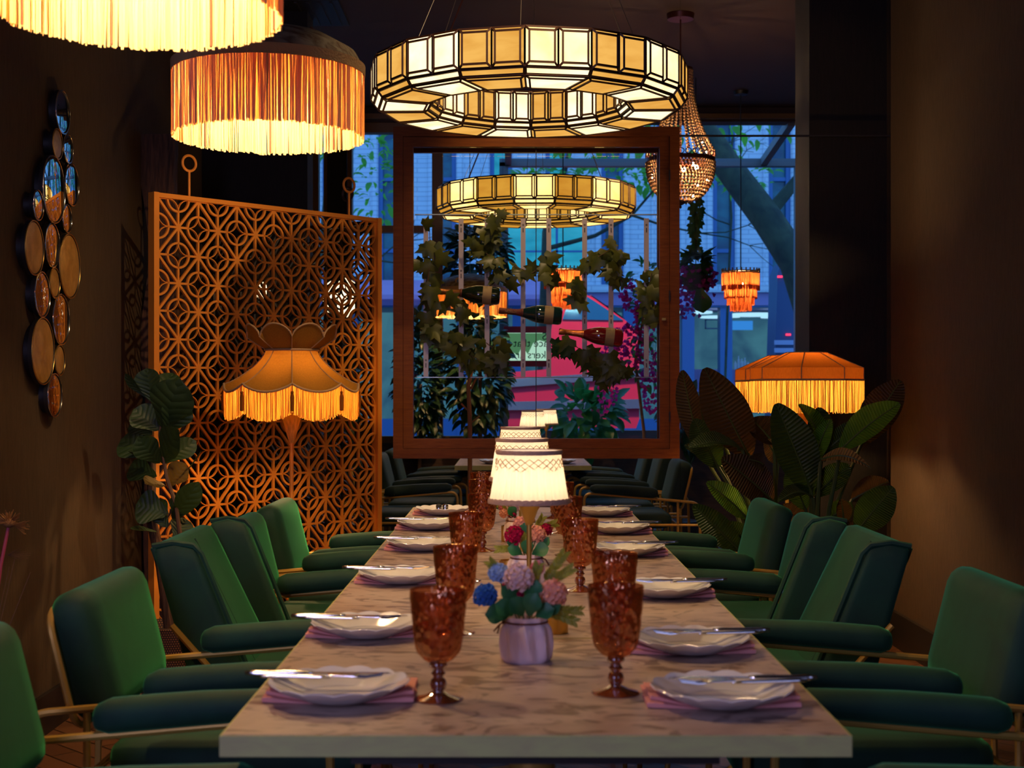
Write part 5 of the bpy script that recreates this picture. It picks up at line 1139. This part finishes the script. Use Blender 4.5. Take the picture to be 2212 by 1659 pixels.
# hook strips carried on an inner sheet of glass
zr0, zr1 = kz(813), kz(465)
MB().span((ix0, .13, zr0 - .003), (ix1, .136, kz(457))).build('inner_glass', 'glass', dc)
MB().span((ix0, .11, zr0 - .005), (ix1, .16, zr0 - .0015)).build('glass_shelf', 'glass_edge', dc); MB().span((ix0, .125, kz(457)), (ix1, .141, kz(455))).build('glass_edge', 'glass_edge', dc)
for k, px in enumerate((920, 996, 1052, 1130, 1185.5, 1263, 1320, 1396.5)):
    y = .112 if k % 2 == 0 else .118; d = KD + y; r = MB().span((kx(px, d) - .0115, y, zr0), (kx(px, d) + .0115, y + .012, zr1)).build('hook_strip', 'rail', dc)
    for py in (486, 585, 683, 778):
        s = MB(); z = kz(py, d); c_ = V((kx(px, d), y - .001, z)); s.tube([c_ + V((.0035 * math.cos(a), 0, .0035 * math.sin(a))) for a in [2 * PI * j / 10 for j in range(10)]], .0012, 5, True); s.box((c_.x, y, z - .025), (.004, .003, .022)); s.build('slot', 'dark', r)
# bottles lying on the hooks
MT['bottle_dark'] = mat('bottle_green_glass', (0.012, 0.022, 0.010), 0.06, 0.0, Coat_Weight=1.0)
MT['bottle_teal'] = mat('bottle_teal_glass', (0.012, 0.05, 0.045), 0.06, 0.0, Coat_Weight=1.0, Transmission_Weight=.3)
MT['bottle_rose'] = mat('bottle_rose_glass', (0.34, 0.02, 0.02), 0.08, 0.0, Coat_Weight=1.0, Transmission_Weight=.35)
MT['foil_bronze'] = mat('foil_bronze', (0.34, 0.13, 0.03), 0.35, 0.8, bump=(60, .4)); MT['foil_rose'] = mat('foil_copper', (0.72, 0.22, 0.06), 0.32, 0.8, bump=(60, .4)); MT['foil_red'] = mat('foil_dark_red', (0.20, 0.05, 0.03), 0.5, 0.3, bump=(90, 1.0))
MT['paper'] = mat('label_paper', (0.46, 0.33, 0.16), 0.7); MT['ink'] = mat('label_ink', (0.05, 0.03, 0.02), 0.8)
def bottle(label, p0, p1, glass, foil, R_=.0435, nt=None):
    """neck end at P0, foot at P1"""
    p0, p1 = V(p0), V(p1); L = (p1 - p0).length; t = thing('champagne_bottle', label, 'bottle', p0, 0, 'bottles lying in the display cabinet'); ax = (p1 - p0).normalized(); q = ax.to_track_quat('X', 'Z'); t.rotation_mode = 'QUATERNION'; t.rotation_quaternion = q; k = L / .30
    def X(pr): return [(r, z * k) for r, z in pr]
    MB().lathe(X([(.0145, .10), (.019, .112), (.028, .135), (.038, .165), (R_ - .001, .185), (R_, .20), (R_, .285), (R_ - .004, .296), (R_ - .012, .300), (.0005, .292)]), 28, axis='x').build('glass_body', glass, t)
    MB().lathe(X([(.0005, 0), (.0145, .001), (.0155, .006), (.0155, .024), (.0138, .028), (.0142, .05), (.0155, .085), (.0195, .112), (.0200, .112)]), 24, axis='x').build('foil_cap', foil, t)
    MB().lathe(X([(.0165, .104), (.021, .110), (.0205, .118), (.021, .118)]), 24, axis='x').build('neck_band', 'foil_red' if foil != 'foil_rose' else 'foil_rose', t)
    lb = MB().lathe(X([(R_ + .0004, .217), (R_ + .0007, .219), (R_ + .0007, .257), (R_ + .0004, .259)]), 28, axis='x').build('paper_label', 'paper', t)
    ln = MB()
    for zz in (.222, .230, .236, .254):
        for a in range(-6, 7): 
            an = -PI / 2 + a * .13; an2 = an + .13; r = R_ + .0011; ln.tube([(zz * k, r * math.sin(PI / 2 + an) if False else r * math.cos(an + PI / 2 + PI / 2), r * math.sin(an + PI / 2 + PI / 2))] * 1 + [(zz * k, r * math.cos(an2 + PI), r * math.sin(an2 + PI))], .0005, 3)
    ln.build('label_lines', 'ink', lb)
    if nt:
        c = bpy.data.curves.new('neck_lettering', 'FONT'); c.body = nt; c.size = .0165; c.align_x = 'CENTER'; c.align_y = 'CENTER'; c.extrude = .0004; c.materials.append(MT['trim_tan'])
        letters('neck_lettering', c, t, (.058 * k, -.0158, 0), (PI / 2, 0, 0))
    return t
yb = KD + .075
bottle('dark green bottle with bronze foil lying highest in the display cabinet', at(946, 629, yb), at(1080, 640, yb), 'bottle_dark', 'foil_bronze')
bottle('teal glass bottle with red foil lettering lying in the middle of the display cabinet', at(1077, 671, yb), at(1214, 683, yb), 'bottle_teal', 'foil_red', .0435, 'NOELIX')
bottle('rose bottle with copper foil lying lowest in the display cabinet', at(1207, 716, yb), at(1345, 731, yb), 'bottle_rose', 'foil_rose')
# ivy trailing over the hook strips
def vine(label, pts, n, size, m='ivy', spread=.035, y=.06):
    P_ = [at(px, py, KD + y + U(-.02, .03)) for px, py in pts]; t = thing('ivy_vine', label, 'vine', P_[0], 0, 'silk ivy in the display cabinet'); o_ = P_[0]
    P_ = [p - o_ for p in P_]; MB().tube(P_, .0022, 5).build('stem', 'twig', t); b = MB()
    for i in range(n):
        k = (i + U(0, 1)) / n * (len(P_) - 1); j = min(int(k), len(P_) - 2); p = P_[j].lerp(P_[j + 1], k - j) + V((U(-spread, spread), U(-.035, .03), U(-spread, spread)))
        ivy_leaf(b, p, size * U(.7, 1.25), (U(-.8, .8), U(-.3, .3), U(-1, .35)), (U(-.5, .5), -1, U(-.1, .6)))
    b.build('foliage', m, t)
vine('column of olive ivy hanging along the cabinet edge towards the lattice screen', [(928, 500), (930, 560), (922, 620), (926, 690), (935, 720)], 24, .085)
vine('ivy spray above the dark green bottle', [(1078, 470), (1062, 505), (1030, 530), (1066, 560), (1088, 600)], 30, .075)
vine('ivy spray silhouetted against the orange pendant in the cabinet', [(930, 655), (965, 650), (985, 640), (1000, 660), (995, 690)], 7, .08, 'ivy', .02)
vine('olive ivy clump below the orange pendant in the cabinet', [(975, 725), (985, 755), (1020, 770), (1060, 790), (1085, 770), (1050, 740)], 34, .08)
vine('dark ivy leaves around the coral pendant in the cabinet', [(1110, 575), (1150, 590), (1185, 560), (1175, 600), (1225, 610), (1255, 630), (1240, 650)], 22, .075, 'ivy', .02)
vine('ivy spray between the coral pendant and the bougainvillea', [(1262, 575), (1300, 550), (1335, 530), (1325, 580), (1345, 610)], 24, .08)
vine('olive ivy clump below the rose bottle', [(1235, 740), (1270, 770), (1300, 790), (1350, 800), (1320, 770), (1290, 820)], 32, .082)
vine('ivy hanging along the cabinet edge towards the banana plant', [(1408, 590), (1400, 625), (1415, 660), (1405, 700)], 22, .078)
vine('small ivy spray under the middle bottle', [(1195, 745), (1212, 755), (1235, 748)], 7, .07, 'ivy_green', .015)
# mirrored notice stuck to the street window
ND = 10.96; no = at(1139, 750, ND)
nt_ = thing('window_notice', 'green and white notice with mirrored lettering stuck inside the street window', 'notice', (no.x, ND, no.z))
def nw(px): return (px - CX) / FPX * ND - no.x
def nh(py): return CAMZ - (py - CY) / FPX * ND - no.z
MT['notice_white'] = emit('backlit_mint_paper', (0.55, 0.95, 0.72), 0.72); MT['notice_green'] = emit('backlit_green_paper', (0.08, 0.24, 0.11), 0.75); MT['notice_red'] = mat('red_paper', (0.42, 0.015, 0.04), 0.5); MT['notice_ink'] = mat('green_ink', (0.005, 0.06, 0.05), 0.6)
MB().span((nw(1090), -.004, nh(779)), (nw(1186), 0, nh(719))).build('paper', 'notice_white', nt_)
MB().span((nw(1088), -.005, nh(719)), (nw(1187), 0, nh(705))).build('red_band', 'notice_red', nt_); MB().span((nw(1088), -.005, nh(792)), (nw(1187), 0, nh(779))).build('red_band', 'notice_red', nt_)
g = MB(); g.poly([(nw(a), -.005, nh(b)) for a, b in ((1088, 720), (1187, 720), (1187, 741), (1165, 735), (1152, 741), (1140, 765), (1128, 748), (1118, 768), (1097, 752), (1096, 779), (1088, 779))], (0, -.0012, 0)); g.build('green_field', 'notice_green', nt_)
for body, px, py, sz in (('space that be', 1142, 742, .085), ('makers are', 1155, 767, .085), ('S', 1176, 727, .085)):
    c = bpy.data.curves.new('lettering', 'FONT'); c.body = body; c.size = sz; c.align_x = 'CENTER'; c.align_y = 'CENTER'; c.extrude = .0006; c.materials.append(MT['notice_ink'])
    letters('lettering', c, nt_, (nw(px), -.009, nh(py)), (PI / 2, 0, PI))
# ---------------------------------------------------------------- light and camera
def light(name, kind, loc, energy, col, rot=(0, 0, 0), **kw):
    l = bpy.data.lights.new(name, kind); l.energy = energy; l.color = col
    for k, v in kw.items(): setattr(l, k, v)
    o = bpy.data.objects.new(name, l); COL.objects.link(o); o.location = loc; o.rotation_euler = rot; return o
WARM = (1.0, 0.66, 0.34)
for k, y in enumerate((2.3, 3.5, 5.0, 6.0)): light('ceiling_spot', 'SPOT', (.06, y, 3.14), (22, 75, 95, 30)[k], WARM, (0, 0, 0), spot_size=math.radians(58), spot_blend=.8, shadow_soft_size=.05)
light('cabinet_fill_spot', 'SPOT', (.1, 5.85, 3.12), 45, WARM, V((0, .85, -1.55)).to_track_quat('-Z', 'Y').to_euler(), spot_size=math.radians(62), spot_blend=.7, shadow_soft_size=.05)  # spot added to brighten the cabinet, no fixture there
light('rear_blue_fill', 'AREA', (-1.34, -1.64, 1.8), 42, (0.52, 0.50, 1.0), (PI / 2, 0, 0), shape='RECTANGLE', size=.5, size_y=1.8)  # unseen fill added for blue daylight on the near table, wall behind is solid
light('van_fill_spot', 'SPOT', (1.2, 12.2, 5.0), 900, (1.0, .55, .5), V((-.5, 1.9, -3.6)).to_track_quat('-Z', 'Y').to_euler(), spot_size=math.radians(50), spot_blend=.8, shadow_soft_size=.2)  # warm spot added to brighten the red van, no lamp post there
light('ceiling_spot_lattice', 'SPOT', (.35, 3.6, 3.14), 130, WARM, V((-.85 - .35, 5.35 - 3.6, 1.35 - 3.14)).to_track_quat('-Z', 'Y').to_euler(), spot_size=math.radians(50), spot_blend=.7, shadow_soft_size=.03)
for sx_ in (-1, 1): light('side_blue_fill', 'AREA', (XL + .05 if sx_ < 0 else XR - .05, -.5, 1.75), 13, (0.42, 0.48, 1.0), (PI / 2, 0, sx_ * PI / 2), shape='RECTANGLE', size=1.7, size_y=1.6)  # unseen blue fills added on both solid side walls
w = bpy.data.worlds.new('evening_sky'); w.use_nodes = True; scene.world = w
bg = w.node_tree.nodes['Background']; bg.inputs[0].default_value = (0.14, 0.35, 0.74, 1); bg.inputs[1].default_value = 2.1
cam = bpy.data.cameras.new('camera'); co = bpy.data.objects.new('camera', cam); COL.objects.link(co); co.location = (0, 0, CAMZ); co.rotation_euler = (PI / 2, 0, 0)
cam.sensor_width = 36; cam.lens = FPX / 2212 * 36; cam.shift_y = 15.5 / 2212; cam.clip_start = .05; cam.clip_end = 200
cam.dof.use_dof = True; cam.dof.focus_distance = 4.6; cam.dof.aperture_fstop = 7.0
scene.camera = co
vs = scene.view_settings; vs.view_transform = 'Standard'; vs.look = 'None'; vs.exposure = 0; vs.gamma = 1; vs.use_curve_mapping = False
cy = scene.cycles; cy.use_denoising = True; cy.max_bounces = 8; cy.diffuse_bounces = 4; cy.glossy_bounces = 4; cy.transmission_bounces = 6; cy.transparent_max_bounces = 24
cy.sample_clamp_indirect = 3.0; cy.caustics_reflective = False; cy.caustics_refractive = False; cy.use_light_tree = True; cy.use_adaptive_sampling = True; cy.adaptive_threshold = 0.025
